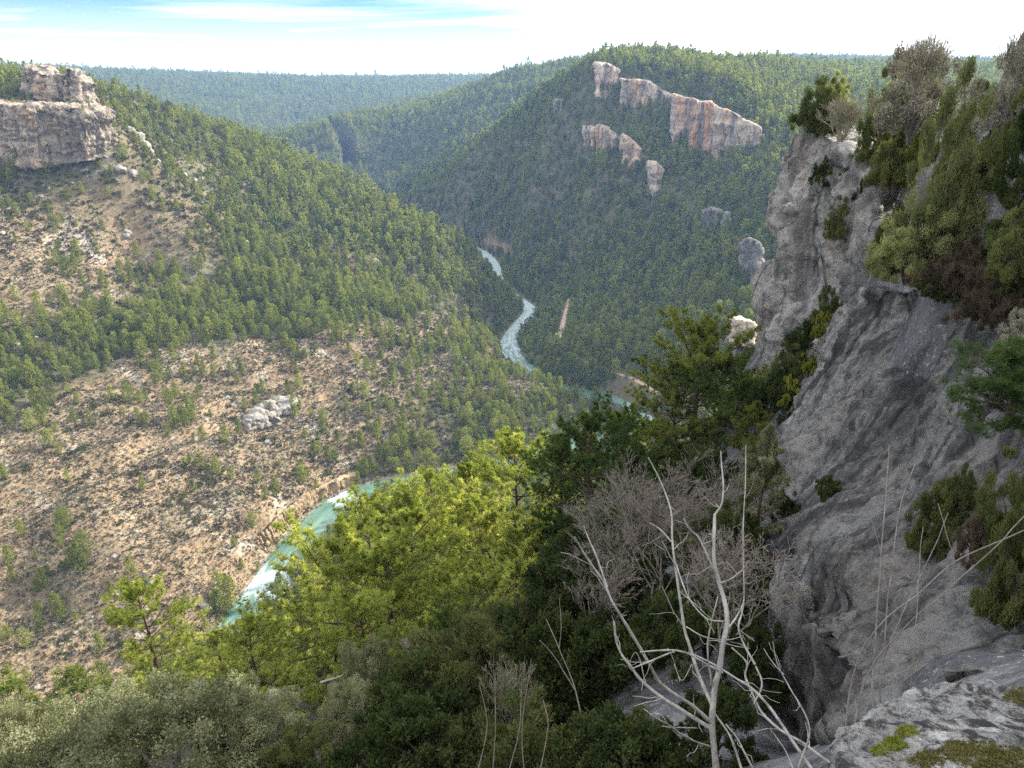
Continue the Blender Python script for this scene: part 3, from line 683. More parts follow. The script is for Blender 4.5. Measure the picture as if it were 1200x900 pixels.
for s_ in range(150):                                        # trees between the track and the river
    i = rng.integers(0, len(ROADC) - 20); o_ = rng.uniform(3.2, 10); a = ROADC[i]; t_ = norm(ROADC[i + 1, :2] - a[:2]) if i + 1 < len(ROADC) else np.array([0, 1.])
    xx, yy = a[0] - abs(t_[1]) * o_ * 1.0, a[1] - abs(t_[0]) * o_
    zz, d1, d2 = height(np.array([xx]), np.array([yy]), True)
    if d1[0] > 6.2 and d2[0] > 2.9: q.append([xx, yy, zz[0], *[float(v) for v in project(np.array([xx, yy, zz[0]]))[:2]], 0, 960])
for s_ in range(95):                                         # trees along the water's edge on the near bank, downstream of the bend
    i = int(rng.integers(0, len(RIVC))); a = RIVC[i]
    pxx = float(project(a[:3])[0])
    if not (408 < pxx < 735 and 330 < a[1] < 440): continue
    for o_ in (rng.uniform(5.0, 9), rng.uniform(7, 16)):
        t_ = norm(np.gradient(RIVC[:, :2], axis=0)[i]); xx, yy = a[0] + t_[1] * o_, a[1] - t_[0] * o_
        zz, d1, d2 = height(np.array([xx]), np.array([yy]), True)
        if d1[0] > a[3] + .6: q.append([xx, yy, zz[0], *[float(v) for v in project(np.array([xx, yy, zz[0]]))[:2]], 0, 960])
PX.append(np.array(q))
PX = np.concatenate(PX)
dist = np.linalg.norm(PX[:, :3], axis=1)
ph = rng.uniform(6.0, 10.5, len(PX)) * (1 + .25 * n2(PX[:, 0], PX[:, 1], 60, 43))
lowleft = (PX[:, 5] > 0) & (PX[:, 4] < 300) & (PX[:, 3] < 260); ph[lowleft] *= .78
lone = (PX[:, 5] > 0) & (PX[:, 4] > 420); ph[lone] *= .85
ph *= np.exp(rng.normal(0, .22, len(ph)))
app = ph / dist
N_IND = 262
order = np.argsort(-app); ind = order[:N_IND]; rest = order[N_IND:]
PROTO = bpy.data.collections.new("plant_kinds")            # sources for the woods, not linked into the scene
def proto_objs(prefix, meshes):
    cl = bpy.data.collections.new(prefix); 
    for i, me in enumerate(meshes):
        cl.objects.link(bpy.data.objects.new("%s_%c" % (prefix, 97 + i), me))
    return cl
def scatter(name, P, scale, rot, cl, nk, kind="stuff", which=None):
    me = bpy.data.meshes.new(name); me.vertices.add(len(P)); me.vertices.foreach_set("co", np.ascontiguousarray(P, np.float32).ravel())
    for nm, a in (("psize", scale), ("pturn", rot)):
        at = me.attributes.new(nm, 'FLOAT', 'POINT'); at.data.foreach_set("value", np.ascontiguousarray(a, np.float32))
    at = me.attributes.new("pkind", 'INT', 'POINT'); at.data.foreach_set("value", np.ascontiguousarray(rng.integers(0, nk, len(P)) if which is None else which, np.int32))
    o = link(bpy.data.objects.new(name, me)); tag(o, kind=kind)
    g = bpy.data.node_groups.new(name + "_spread", 'GeometryNodeTree')
    g.interface.new_socket("Geometry", in_out='INPUT', socket_type='NodeSocketGeometry'); g.interface.new_socket("Geometry", in_out='OUTPUT', socket_type='NodeSocketGeometry')
    nd = g.nodes.new; gi, go = nd('NodeGroupInput'), nd('NodeGroupOutput')
    iop = nd('GeometryNodeInstanceOnPoints'); ci = nd('GeometryNodeCollectionInfo'); ci.inputs[0].default_value = cl; ci.inputs[1].default_value = True; ci.inputs[2].default_value = True
    def na(nm, t):
        q = nd('GeometryNodeInputNamedAttribute'); q.data_type = t; q.inputs[0].default_value = nm; return q.outputs[0]
    cx = nd('ShaderNodeCombineXYZ'); l = g.links.new
    l(na("pturn", 'FLOAT'), cx.inputs[2]); l(gi.outputs[0], iop.inputs['Points']); l(ci.outputs[0], iop.inputs['Instance']); iop.inputs['Pick Instance'].default_value = True
    l(na("pkind", 'INT'), iop.inputs['Instance Index']); l(cx.outputs[0], iop.inputs['Rotation']); l(na("psize", 'FLOAT'), iop.inputs['Scale']); l(iop.outputs[0], go.inputs[0])
    o.modifiers.new("spread", 'NODES').node_group = g
    return o
MATS_P = [M_PINE, M_BARK]
near_meshes = [clump_tree(8, R, 100 + i, 26, 22, .52, .10, cn).mesh("wood_pine", MATS_P) for i, (R, cn) in enumerate([(2.5, .0), (2.2, .15), (2.8, -.15), (2.4, .05), (3.0, -.25)])]
far_meshes = [clump_tree(8, R, 140 + i, 12, 11, .95, .10, cn).mesh("far_pine", MATS_P) for i, (R, cn) in enumerate([(2.3, .1), (2.1, .3), (2.6, 0), (2.4, .2), (2.8, -.2)])]
far_meshes.append(clump_tree(6.5, 2.6, 160, 12, 11, .85, .15, -.2).mesh("far_oak", [M_SCRUB, M_BARK]))
c_near = proto_objs("hillside_pine", near_meshes); c_far = proto_objs("distant_pine", far_meshes)
rn = rest[dist[rest] < 560]; rf = rest[dist[rest] >= 560]
scatter("pine_wood", PX[rn][:, :3], ph[rn] / 8 * 1.05, rng.uniform(0, 6.28, len(rn)), c_near, len(near_meshes))
scatter("far_pine_wood", PX[rf][:, :3], ph[rf] / 8 * np.where(dist[rf] > 1700, 1.35, 1.08), rng.uniform(0, 6.28, len(rf)), c_far, len(far_meshes))

# the pines that show largest: one thing each
mid_parts = []
for i, (R, H) in enumerate([(2.3, 8), (2.0, 8), (2.7, 8), (2.2, 8)]):
    a, b = pine_geo(H, R, 300 + i, 22, 7, 3, 9, (.34, .55), .085, .16)
    mid_parts.append((a.mesh("pine_trunk", [M_BARK]), b.mesh("pine_crown", [M_PINE, M_BARK])))
mid_bright = []
for a, b in mid_parts[:3]:
    q = b.copy(); q.materials[0] = M_PINEM; mid_bright.append((a, q))
def region_label(p):
    x, y, z, px, py, L = p[:6]
    if not L:
        if np.hypot(x, y) < 420 and px < 720: return "green pine in the wood on the near bank of the turquoise river", "pines on the near bank of the river"
        return "dark green pine on the shaded slope below the right cliffs", "pines on the shaded slope across the valley"
    if py > 395 and px > 400: return "pine on the rocky spur that ends at the river bend", "pines on the spur at the river bend"
    if py > 455: return "small lone pine on the bare tan slope above the river", "lone pines on the bare tan slope"
    return "sunlit pine in the dense green belt above the bare tan slope", "pines in the belt across the left hillside"
for q, i in enumerate(ind):
    p = PX[i]; s = ph[i] / 8; k = q % 4; rz = rng.uniform(0, 6.28); lab, grp = region_label(p)
    if app[i] * FOC > 24:
        o = empty("pine_tree", p[:3], rz, s)
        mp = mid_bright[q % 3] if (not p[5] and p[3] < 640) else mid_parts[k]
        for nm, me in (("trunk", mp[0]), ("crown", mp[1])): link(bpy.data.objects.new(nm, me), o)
    else:
        o = bpy.data.objects.new("pine_tree", near_meshes[q % 5]); o.location = p[:3]; o.rotation_euler.z = rz; o.scale = (s, s, s); COL.objects.link(o)
    tag(o, lab, "pine tree", grp)

# ------------------------------------------------------------------ scrub, bushes and stones on the left hillside
x, y, z, dr, do, px, py = candidates(-420, 120, 120, 720, 2.3, 120, 760, 2)
L = in_poly(x, y, LEFT); x, y, z, dr, px, py = [a[L & (dr > 9)] for a in (x, y, z, dr, px, py)]
dl, sc = left_density(px, py)
k = (sc * 1.15 + .9 * n2(x, y, 18, 51) + .1) > rng.uniform(size=len(x)) * 1.25
S = np.stack([x, y, z, px, py], 1)[k]; sd = np.linalg.norm(S[:, :3], axis=1)
sw = np.exp(rng.normal(-.34, .5, len(S))) * np.where(S[:, 4] < 300, 1.65, 1.0)
sw = np.clip(sw, .25, 2.4)
scr_meshes = [bush_geo(1, .85, 200 + i, 12, 14, .36, .26, .5, stems=3).mesh("scrub_bush", [m, M_BARKG]) for i, m in enumerate([M_SCRUB, M_SCRUB, M_JUN, M_HEATH, M_SCRUB])]
tuft_meshes = [bush_geo(.5, .4, 230 + i, 5, 9, .24, .16, .5, stems=1).mesh("heath_tuft", [m, M_BARKG]) for i, m in enumerate([M_HEATH, M_SCRUB, M_DRY])]
c_scr = proto_objs("scrub_bush", scr_meshes); c_tuft = proto_objs("heath_tuft", tuft_meshes)
so_ = np.argsort(-sw / sd); bi, br_ = so_[:170], so_[170:]
scatter("scrub", S[br_][:, :3], sw[br_], rng.uniform(0, 6.28, len(br_)), c_scr, 5)
for q, i in enumerate(bi):
    o = bpy.data.objects.new("bush", scr_meshes[q % 5]); o.location = S[i, :3]; o.rotation_euler.z = rng.uniform(0, 6.28); o.scale = (sw[i],) * 3; COL.objects.link(o)
    up = S[i, 4] < 400
    tag(o, "rounded scrub bush on the upper left hillside below the cliffs" if up else "rounded dark bush on the bare tan slope above the river", "bush", "bushes on the upper left hillside" if up else "bushes on the bare tan slope")
x, y, z, dr, do, px, py = candidates(-330, 110, 140, 560, 1.15, 120, 560, 1)
L = in_poly(x, y, LEFT) & (dr > 7); dl, sc = left_density(px, py)
k = L & ((1.1 - dl) * .85 * (1.1 + 1.1 * n2(x, y, 7, 53)) > rng.uniform(size=len(x)))
scatter("heath", np.stack([x, y, z], 1)[k], rng.uniform(.7, 2.2, k.sum()), rng.uniform(0, 6.28, k.sum()), c_tuft, 3)
M_STONE = rock_mat("pale_limestone", (.25, .235, .205), (.36, .34, .30), (.14, .135, .13), (.42, .32, .22), .6, .4, .3, .4)
st_meshes = [rock_geo(i, .4, .6, 2).mesh("stone", [M_STONE]) for i in range(4)]; c_st = proto_objs("hill_stone", st_meshes)
x, y, z, dr, do, px, py = candidates(-420, 110, 130, 700, 2.6, 120, 700, 1)
L = in_poly(x, y, LEFT)
rocky = .05 + .5 * sst(.15, .6, n2(x, y, 25, 57)) + .6 * np.exp(-(((px - 325) / 45) ** 2 + ((py - 488) / 28) ** 2)) + .5 * np.exp(-(((px - 130) / 90) ** 2 + ((py - 210) / 40) ** 2))+ .5 * np.exp(-(((px - 600) / 30) ** 2 + ((py - 420) / 40) ** 2))
k = L & (rocky > rng.uniform(size=len(x)))
bank = (~L | True) & (dr > 6.5) & (dr < 11) & (np.hypot(x, y) < 430) & (rng.uniform(size=len(x)) < .6)
k |= bank
scatter("hill_stones", np.stack([x, y, z - .1], 1)[k], np.exp(rng.normal(-.75, .5, k.sum())), rng.uniform(0, 6.28, k.sum()), c_st, 4)
# ------------------------------------------------------------------ rock
_TT = np.exp(np.linspace(math.log(30), math.log(3500), 700))
def hit(px, py, tmin=60):
    t = _TT[_TT >= tmin]; P = ray(px, py)[None] * t[:, None]
    z = height(P[:, 0], P[:, 1]); k = np.nonzero(P[:, 2] <= z)[0]
    return P[k[0]] if len(k) else P[-1]
def remeshed(groups, voxel, smooth=4):
    bm = bmesh.new()
    for g in groups:
        vs = [bm.verts.new(tuple(p)) for p in g]
        r = bmesh.ops.convex_hull(bm, input=vs)
        bmesh.ops.delete(bm, geom=[v for v in r['geom_interior'] if isinstance(v, bmesh.types.BMVert)] , context='VERTS')
    me = bpy.data.meshes.new("hulls"); bm.to_mesh(me); bm.free()
    o = bpy.data.objects.new("hulls", me); COL.objects.link(o)
    md = o.modifiers.new("r", 'REMESH'); md.mode = 'VOXEL'; md.voxel_size = voxel
    if smooth: s = o.modifiers.new("s", 'SMOOTH'); s.iterations = smooth; s.factor = .5
    dg = bpy.context.evaluated_depsgraph_get(); out = bpy.data.meshes.new_from_object(o.evaluated_get(dg))
    bpy.data.objects.remove(o); bpy.data.meshes.remove(me); return out
def rock_mass(name, groups, voxel, mat, layers, kind=None, smooth=4, facet=None):
    me = remeshed(groups, voxel, smooth); n = len(me.vertices)
    V = np.empty(n * 3, np.float32); me.vertices.foreach_get("co", V); V = V.reshape(-1, 3).astype(float)
    Nn = np.empty(n * 3, np.float32); me.vertices.foreach_get("normal", Nn); Nn = Nn.reshape(-1, 3)
    d = np.zeros(n); vert = 1 - np.abs(Nn[:, 2]) * .6
    for amp, sx, sz, mode, sd in layers:
        q = V / np.array([sx, sx, sz]); q[:, 0] += .35 * fbm(V / (sx * 2.5), 2, sd + 50)
        f = fbm(q, 3, sd)
        if mode == 'ridge': f = .5 - 2.2 * np.abs(f)
        elif mode == 'step': f = np.round(f * 4) / 4 * .8 + f * .2
        d += amp * f * (vert if mode != 'flat' else 1)
    V = V + Nn * d[:, None]
    me.vertices.foreach_set("co", V.astype(np.float32).ravel()); me.materials.clear(); me.materials.append(mat)
    me.polygons.foreach_set("use_smooth", np.ones(len(me.polygons), bool)); me.name = name; me.update()
    o = link(bpy.data.objects.new(name, me)); tag(o, kind=kind); return o
M_CLIFF_L = rock_mat("butte_limestone", (.40, .335, .26), (.50, .44, .36), (.15, .13, .105), (.44, .30, .18), 6, .8, .75, .8, stretch=.1)
M_CLIFF_R = rock_mat("ochre_cliff", (.46, .37, .29), (.56, .49, .42), (.16, .14, .125), (.58, .33, .15), 9, 1.0, .85, .6, stretch=.07)
M_GREYC = rock_mat("grey_crag", (.25, .24, .225), (.36, .345, .32), (.10, .10, .10), (.32, .26, .2), 6, .5, .8, .8)
M_EARTH = rock_mat("earth_bank", (.36, .26, .155), (.46, .36, .23), (.20, .145, .09), (.44, .29, .14), 3, .6, .5, .6)
M_TOWER = rock_mat("grey_cliff", (.46, .445, .415), (.62, .60, .56), (.13, .128, .122), (.56, .44, .32), 2.2, .7, .75, .9)
M_SLAB = rock_mat("dark_slab", (.35, .342, .32), (.58, .57, .535), (.085, .085, .083), (.40, .335, .275), 2.0, .5, 1.0, 1.0, speck=.35, dip=PT(1120, 340, 20) - PT(960, 620, 19), stretch=.3)
M_BLOCK = rock_mat("pale_block", (.50, .45, .35), (.60, .55, .45), (.22, .20, .16), (.50, .40, .24), 1.5, .5, .3, .4)
M_LICHEN = rock_mat("lichen_rock", (.30, .295, .28), (.62, .61, .58), (.045, .045, .045), (.36, .28, .22), .085, .5, 1.0, .8, speck=.3, stretch=1.0)
def columns(cols, depth, sink=4, back=(.2, 1.0), tmin=60, push=1.0, tie=None, jit=0):
    """one upright wall piece between each two neighbouring columns (photo x, top y, base y)"""
    g = []; C = []
    if jit:
        r = np.random.default_rng(int(cols[0][0])); nw = []
        for (a, ta, ba), (b, tb, bb) in zip(cols[:-1], cols[1:]):
            m = max(1, int(round((b - a) / jit)))
            for i in range(m):
                f = i / m; nw.append((a + (b - a) * f, ta + (tb - ta) * f + r.normal(0, .02) * (ba - ta), ba + (bb - ba) * f + r.normal(0, .05) * (ba - ta)))
        cols = nw + [cols[-1]]
    for px, top, base in cols:
        p = hit(px, base, tmin) if tie is None else PY(px, base, tie)
        y = p[1] - push * (r.uniform(.3, 1.2) if jit else 1); b = PY(px, base, y); t = PY(px, top, y + .06 * abs(base - top) * y / FOC)
        C.append((b - np.array([0, 0, sink]), t))
    bk = np.array([back[0] * depth, back[1] * depth, 0])
    for (b0, t0), (b1, t1) in zip(C[:-1], C[1:]):
        g.append([b0, b1, t0, t1, b0 + bk, b1 + bk, t0 + bk - np.array([0, 0, .5]), t1 + bk - np.array([0, 0, .5])])
    return g
# butte on the left skyline
gB = columns([(-90, 116, 180), (-30, 120, 180), (8, 123, 179), (38, 122, 178), (42, 126, 176)], 34, 9, tie=455) + columns([(44, 121, 176), (70, 124, 174), (92, 127, 172), (100, 131, 170)], 24, 9, tie=462) + \
     columns([(97, 129, 168), (106, 134, 166), (114, 144, 162)], 12, 9, tie=474)
gB += columns([(72, 78, 134), (84, 80, 134), (92, 90, 132), (97, 110, 132)], 13, tie=485) + columns([(26, 79, 118), (40, 75, 118), (58, 77, 118)], 9, tie=497) + columns([(42, 84, 112), (60, 88, 116)], 8, tie=484)
LAY_FAR = [(3.0, 16, 34, 'n', 1), (4.5, 7, 34, 'ridge', 2), (4.0, 16, 5, 'step', 3), (2.0, 3, 6, 'ridge', 4), (1.0, 1.6, 1.6, 'n', 5)]
butte = rock_mass("limestone_cliff", gB, .6, M_CLIFF_L, LAY_FAR, smooth=3)
tag(butte, "tan limestone butte with a split top on the left skyline", "cliff")
# cliffs of the mountain across the valley
def far_cliff(cols, depth, lab, mat=None, push=3.0, vox=1.5, lay=None):
    o = rock_mass("limestone_cliff", columns(cols, depth, 16, push=push, jit=9), vox * .75, mat or M_CLIFF_R, lay or [(2.0, 22, 60, 'n', 11), (3.6, 7, 80, 'ridge', 12), (2.4, 26, 7, 'step', 13), (1.8, 3.5, 14, 'ridge', 14)], smooth=1)
    tag(o, lab, "cliff", "pale cliffs on the mountain across the valley")
far_cliff([(788, 112, 172), (802, 112, 180), (822, 117, 184), (843, 125, 184), (858, 131, 178), (876, 140, 176), (891, 150, 172)], 26, "broad ochre and pink cliff highest on the mountain across the valley")
far_cliff([(699, 73, 117), (711, 74, 112), (724, 80, 104)], 24, "pale leftmost cliff just under the summit of the far mountain")
far_cliff([(727, 90, 129), (745, 94, 129), (760, 95, 124), (774, 105, 122), (789, 112, 132)], 24, "pink stained cliff between the summit cliff and the broad ochre cliff")
far_cliff([(683, 148, 165), (692, 147, 168), (700, 150, 170)], 10, "small pale crag left of two others in the shaded forest")
far_cliff([(702, 148, 184), (712, 150, 184), (724, 162, 178)], 12, "middle pale crag of three in the shaded forest")
far_cliff([(729, 157, 203), (740, 164, 204), (752, 176, 196), (758, 184, 192)], 14, "pointed pinkish crag below the cliffs in shaded forest")
far_cliff([(760, 188, 230), (768, 190, 232), (777, 198, 218)], 10, "slim white crag lowest in the shaded forest")
far_cliff([(818, 250, 262), (834, 244, 268), (857, 250, 268)], 10, "low grey outcrop in dark forest left of the near grey cliff", M_GREYC, 2)
far_cliff([(869, 288, 324), (878, 280, 330), (888, 284, 332), (894, 292, 330)], 8, "pale crag seen just left of the near grey cliff", M_GREYC, 2)
far_cliff([(652, 116, 126), (659, 117, 126)], 6, "tiny white crag on the forested left shoulder of the far mountain", M_GREYC, 2)
# rock ribs on the left hillside
def outcrop(pts, vox, lab, r=(2, 4), cat="rock outcrop", nm="rock_outcrop", grp=None):
    g = []
    for px, py, s in pts:
        p = hit(px, py); v = unit(14) * s * np.array([1, .9, .75]); g.append([p + q + np.array([0, 0, .15 * s]) for q in v])
    o = rock_mass(nm, g, vox, M_STONE, [(1.0, 5, 5, 'n', 21), (1.3, 2.2, 2.6, 'ridge', 22), (.5, .9, .9, 'n', 23)], smooth=1); tag(o, lab, cat, grp)
outcrop([(290, 500, 5.5), (296, 493, 5.5), (303, 487, 6), (310, 482, 6), (318, 479, 6), (326, 476, 6), (334, 474, 6), (341, 473, 5.5), (334, 481, 6), (326, 486, 6), (318, 491, 6), (310, 496, 6), (302, 501, 5)], .6, "long white rock outcrop on the bare tan slope")
outcrop([(146, 278, 5.5), (150, 274, 4.5)], .7, "large pale boulder on the upper left hillside under the butte", cat="boulder", nm="boulder")
outcrop([(285, 284, 4.5), (287, 279, 3)], .7, "grey upright boulder among pines on the left hillside", cat="boulder", nm="boulder")
outcrop([(457, 244, 7), (462, 250, 7), (452, 240, 4)], .9, "grey crag breaking through pines near the left ridge")
outcrop([(437, 308, 5), (444, 313, 4), (430, 306, 3)], .8, "low grey outcrop above a bare patch on the wooded slope")
outcrop([(595, 412, 4.5), (606, 424, 4.5), (612, 432, 4), (588, 404, 4), (622, 445, 3)], .8, "tan rocky crest at the end of the spur")
outcrop([(150, 152, 5), (160, 162, 6), (168, 172, 5), (176, 182, 5), (184, 190, 3)], .9, "pale rock rib stepping down right of the butte")
outcrop([(215, 206, 3.5), (226, 212, 4), (235, 210, 3)], .8, "pale broken rocks on the ridge right of the butte")
for q in [(120, 196, 4), (140, 200, 4.5), (155, 205, 4), (100, 200, 3.5), (165, 210, 3)]: outcrop([q], .6, "pale boulder lying just below the butte", cat="boulder", nm="boulder", grp="boulders just below the butte")
ob = rock_mass("earth_bank", columns([(300, 634, 655), (312, 620, 642), (330, 602, 624), (350, 584, 604), (372, 573, 590), (395, 562, 576), (420, 556, 564)], 6, 5, push=1.0, jit=7), .5, M_EARTH, [(1.6, 8, 16, 'n', 25), (1.1, 3.0, 5, 'ridge', 26), (.9, 1.4, 2, 'n', 27)], smooth=2)
tag(ob, "eroded tan earth bank standing above the turquoise river", "earth bank")
for i, (px, py, s) in enumerate([(262, 690, 1.6), (285, 695, 2.0), (275, 682, 1.5), (300, 703, 1.4), (256, 735, 1.6), (268, 742, 1.3), (292, 712, 1.2)]):
    outcrop([(px, py, s)], .35, "grey boulder heaped beside the white rapids of the near river", cat="boulder", nm="boulder", grp="boulders beside the rapids")
outcrop([(238, 713, 3.0)], .4, "dark rounded boulder left of the near rapids", cat="boulder", nm="boulder")
# the near grey cliff and the slab in front of it
off = lambda p, a: p + np.array(a, float)
tf = [PT(944, 158, 40), PT(926, 250, 40), PT(902, 340, 40), PT(884, 430, 40), PT(876, 520, 39)]
tr = [PT(1035, 190, 32), PT(1020, 330, 31), PT(985, 440, 31.5), PT(950, 560, 31)]
tm = [PT(990, 172, 35), PT(960, 300, 35.5), PT(935, 430, 36)]
tower = [[*tf[:3], *tr[:2], *tm[:2]] + [off(p, (3.5, 5, .3)) for p in tf[:3] + tr[:2]],
         [*tf[2:], *tr[1:], tm[1], tm[2]] + [off(p, (3, 6, 0)) for p in tf[2:] + tr[1:]],
         [PT(860, 398, 58), PT(888, 385, 56), PT(852, 470, 57), PT(890, 560, 54), PT(900, 380, 62), PT(905, 560, 60), PT(850, 540, 58)]]
near_cliff = rock_mass("grey_cliff", tower, .17, M_TOWER, [(1.5, 5, 14, 'n', 31), (1.0, 2.6, 12, 'ridge', 32), (.9, 3.2, 2.4, 'step', 33), (.6, 1.3, 6, 'step', 36), (.5, 1.1, 3.0, 'ridge', 34), (.22, .5, .8, 'ridge', 35)], smooth=4)
tag(near_cliff, "tall grey limestone cliff with bushes on its top at the right", "cliff")
sp = [PT(a, b, t) for a, b, t in SLAB]
S_ = {k: v for k, v in zip("abcdefghijkl", sp)}
grp = lambda ks, o=(5, 4, -3): [S_[k] for k in ks] + [off(S_[k], o) for k in ks]
slab = [grp("ablk"), grp("bcl"), grp("cdil"), grp("deji"), grp("kfgl"), grp("lghi"), grp("akf"), grp("cdej", (1.5, 1.5, -5)), grp("jehi", (1.5, 1.5, -4)), [S_["h"], S_["f"], S_["g"], off(S_["h"], (2, -1.5, .3)), off(S_["g"], (3, -1, 1)), off(S_["f"], (4, -1, -1.5)), off(S_["h"], (3, 1, -4)), off(S_["f"], (5, 3, -3))],
        [q_ for a_ in [PT(1080, 690, 9.2), PT(1215, 640, 8.6), PT(1005, 800, 7.6), PT(1240, 810, 6.0), PT(1110, 835, 6.0), PT(990, 865, 7.0), PT(950, 870, 9.0)] for q_ in (a_, off(a_, (2, 2.2, -3)))]]
slab_o = rock_mass("dark_slab", slab, .11, M_SLAB, [(.6, 5, 9, 'n', 41), (.30, 1.8, 6, 'ridge', 42), (.40, 2.6, 5, 'step', 45), (.20, .8, 1.6, 'ridge', 43), (.18, .34, .5, 'ridge', 44)], smooth=8)
tag(slab_o, "dark grey sloping rock slab in front of the tall grey cliff", "rock slab")
blk = rock_mass("boulder", [[PT(856, 372, 55), PT(884, 378, 55), PT(855, 403, 55), PT(880, 408, 55), PT(870, 368, 56), PT(856, 374, 57.5), PT(886, 380, 57.5), PT(884, 408, 57.5), PT(856, 404, 57)]], .12, M_BLOCK, [(.5, 2, 2, 'step', 51), (.2, .7, .7, 'ridge', 52)], smooth=2)
tag(blk, "yellowish square rock block at the left foot of the grey cliff", "boulder")
lb = [PT(992, 915, 2.05), PT(984, 880, 2.2), PT(1004, 846, 2.5), PT(1060, 815, 2.8), PT(1120, 806, 2.9), PT(1240, 806, 2.9), PT(1320, 850, 2.6), PT(1290, 990, 1.75), PT(1010, 990, 1.75)]
ledge = rock_mass("boulder", [lb + [np.array([p[0], p[1], -3.0]) for p in lb]], .011, M_LICHEN, [(.075, .45, .35, 'n', 61), (.05, .17, .12, 'ridge', 62), (.022, .06, .05, 'n', 63), (.010, .022, .022, 'ridge', 64)], smooth=10)
tag(ledge, "white lichen covered boulder with moss nearest the viewer at bottom right", "boulder")
from mathutils.bvhtree import BVHTree
def bvh_of(o):
    return BVHTree.FromPolygons([v.co for v in o.data.vertices], [tuple(p.vertices) for p in o.data.polygons])
BV_L, BV_S, BV_T = bvh_of(ledge), bvh_of(slab_o), bvh_of(near_cliff)
def on_bvh(bv, px, py):
    d = Vector(ray(px, py)); h = bv.ray_cast(Vector((0, 0, 0)), d.normalized()); return np.array(h[0]) if h[0] is not None else None
M_MOSS = leaf_mat("moss", (.10, .12, .02), (.17, .19, .03), (.25, .26, .06), .2)
M_MOSSD = leaf_mat("dry_moss", (.09, .085, .03), (.15, .14, .055), (.22, .20, .09), .2)
for i, (px, py, rr, mt) in enumerate([(1047, 872, .026, M_MOSS), (1062, 857, .02, M_MOSS), (1030, 880, .015, M_MOSS), (1150, 885, .05, M_MOSSD), (1180, 893, .055, M_MOSSD), (1120, 880, .035, M_MOSSD), (1195, 815, .03, M_MOSSD), (1085, 890, .03, M_MOSSD)]):
    g = Geo(); C = []
    for k in range(int(min(900, 240 * (rr / .02) ** 1.3))):
        a = rng.uniform(0, 6.28); q = rr * 620 * rng.uniform(0, 1) ** .6
        p = on_bvh(BV_L, px + q * math.cos(a) * (1 + .3 * math.sin(3 * a)), py + .55 * q * math.sin(a))
        if p is not None: C.append(p)
    if not C: continue
    C = np.repeat(np.array(C), 3, 0); D = norm(unit(len(C)) * .8 + np.array([0, 0, .7]))
    blades(g, C - D * .002, D, rng.uniform(.006, .016, len(C)), .005, 0, rng.uniform(.1, .9, len(C)))
    link(bpy.data.objects.new("moss", g.mesh("moss", [mt])), ledge)

BV_B = bvh_of(butte)
for q in range(26):                                                   # small pines and bushes on the butte's top and ledges
    px = rng.uniform(-5, 130); d = None
    x0, y0 = PY(px, 100, rng.uniform(458, 500))[:2]
    h_ = BV_B.ray_cast(Vector((x0, y0, 60)), Vector((0, 0, -1)))
    if h_[0] is None or h_[1].z < .6: continue
    tree = q % 3 == 0
    o = bpy.data.objects.new("pine_tree" if tree else "bush", near_meshes[q % 5] if tree else scr_meshes[q % 5]); s = rng.uniform(.35, .6) if tree else rng.uniform(.9, 1.8)
    o.location = np.array(h_[0]) - np.array([0, 0, .4]); o.scale = (s * (1.3 if tree else 1),) * 2 + (s,); o.rotation_euler.z = rng.uniform(0, 6.28); COL.objects.link(o)
    tag(o, "stunted pine growing on top of the tan butte" if tree else "small bush on a ledge of the tan butte", "pine tree" if tree else "bush", "stunted pines on the butte" if tree else "bushes on the butte")
# ------------------------------------------------------------------ foreground plants
def ground_at(px, py, t):
    p = PT(px, py, t); p[2] = min(p[2], float(height(np.array([p[0]]), np.array([p[1]]))[0]) + 0.0) if False else p[2]; return p
NEARMESH = {}
def shared(key, fn):
    if key not in NEARMESH: NEARMESH[key] = fn()
    return NEARMESH[key]
def pine_kind(k, mat):
    def mk():
        H, R, limbs, subs, base, sq = {"a": (8, 2.9, 38, 12, .20, 1.0), "b": (7.5, 3.4, 36, 13, .2, .8), "c": (8, 2.4, 38, 11, .12, 1.1), "d": (8, 1.7, 30, 9, .1, 1.15)}[k]
        a, b = pine_geo(H, R, {"a": 801, "b": 817, "c": 833, "d": 848}[k], limbs, subs, 6, 26, (.10, .18), .028, base, (0, 0), sq, .86)
        return a.mesh("pine_trunk", [M_BARK]), b.mesh("pine_crown", [mat, M_BARK])
    return shared((k, mat.name), mk)
KH = {"a": 8, "b": 7.5, "c": 8, "d": 8}
def ground_z(x, y): return float(height(np.array([x]), np.array([y]))[0])
def place_pine(px, py_top, t, k, mat, lab, h=None, py_base=None, rz=None, w=1.0, grp="pines on the near slope below the viewer"):
    """pine whose top is at photo (px, py_top), t metres out; its foot goes down to the ground"""
    top = PT(px, py_top, t)
    if py_base is not None:
        b = PT(px, py_base, t); h = (top[2] - b[2])
    g = ground_z(top[0], top[1])
    z0 = g - .1
    if h is None: h = top[2] - z0
    z0 = top[2] - h
    s = h / KH[k]; a, b = pine_kind(k, mat)
    o = empty("pine_tree", (top[0], top[1], z0), rng.uniform(0, 6.28) if rz is None else rz, 1)
    o.scale = (s * w, s * w, s)
    link(bpy.data.objects.new("trunk", a), o); link(bpy.data.objects.new("crown", b), o)
    tag(o, lab, "pine tree", grp)
    print("PINE %-60s h=%.1f ground gap=%.2f" % (lab[:60], h, z0 - g)); return o
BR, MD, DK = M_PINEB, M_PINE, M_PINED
place_pine(605, 530, 52, "a", BR, "brightest yellow green pine with a dark bare trunk at the centre", h=13.4, rz=.4)
place_pine(480, 612, 43, "b", BR, "wide bright pine just left of the tallest bright centre pine", h=11.5, rz=2.0, w=.95)
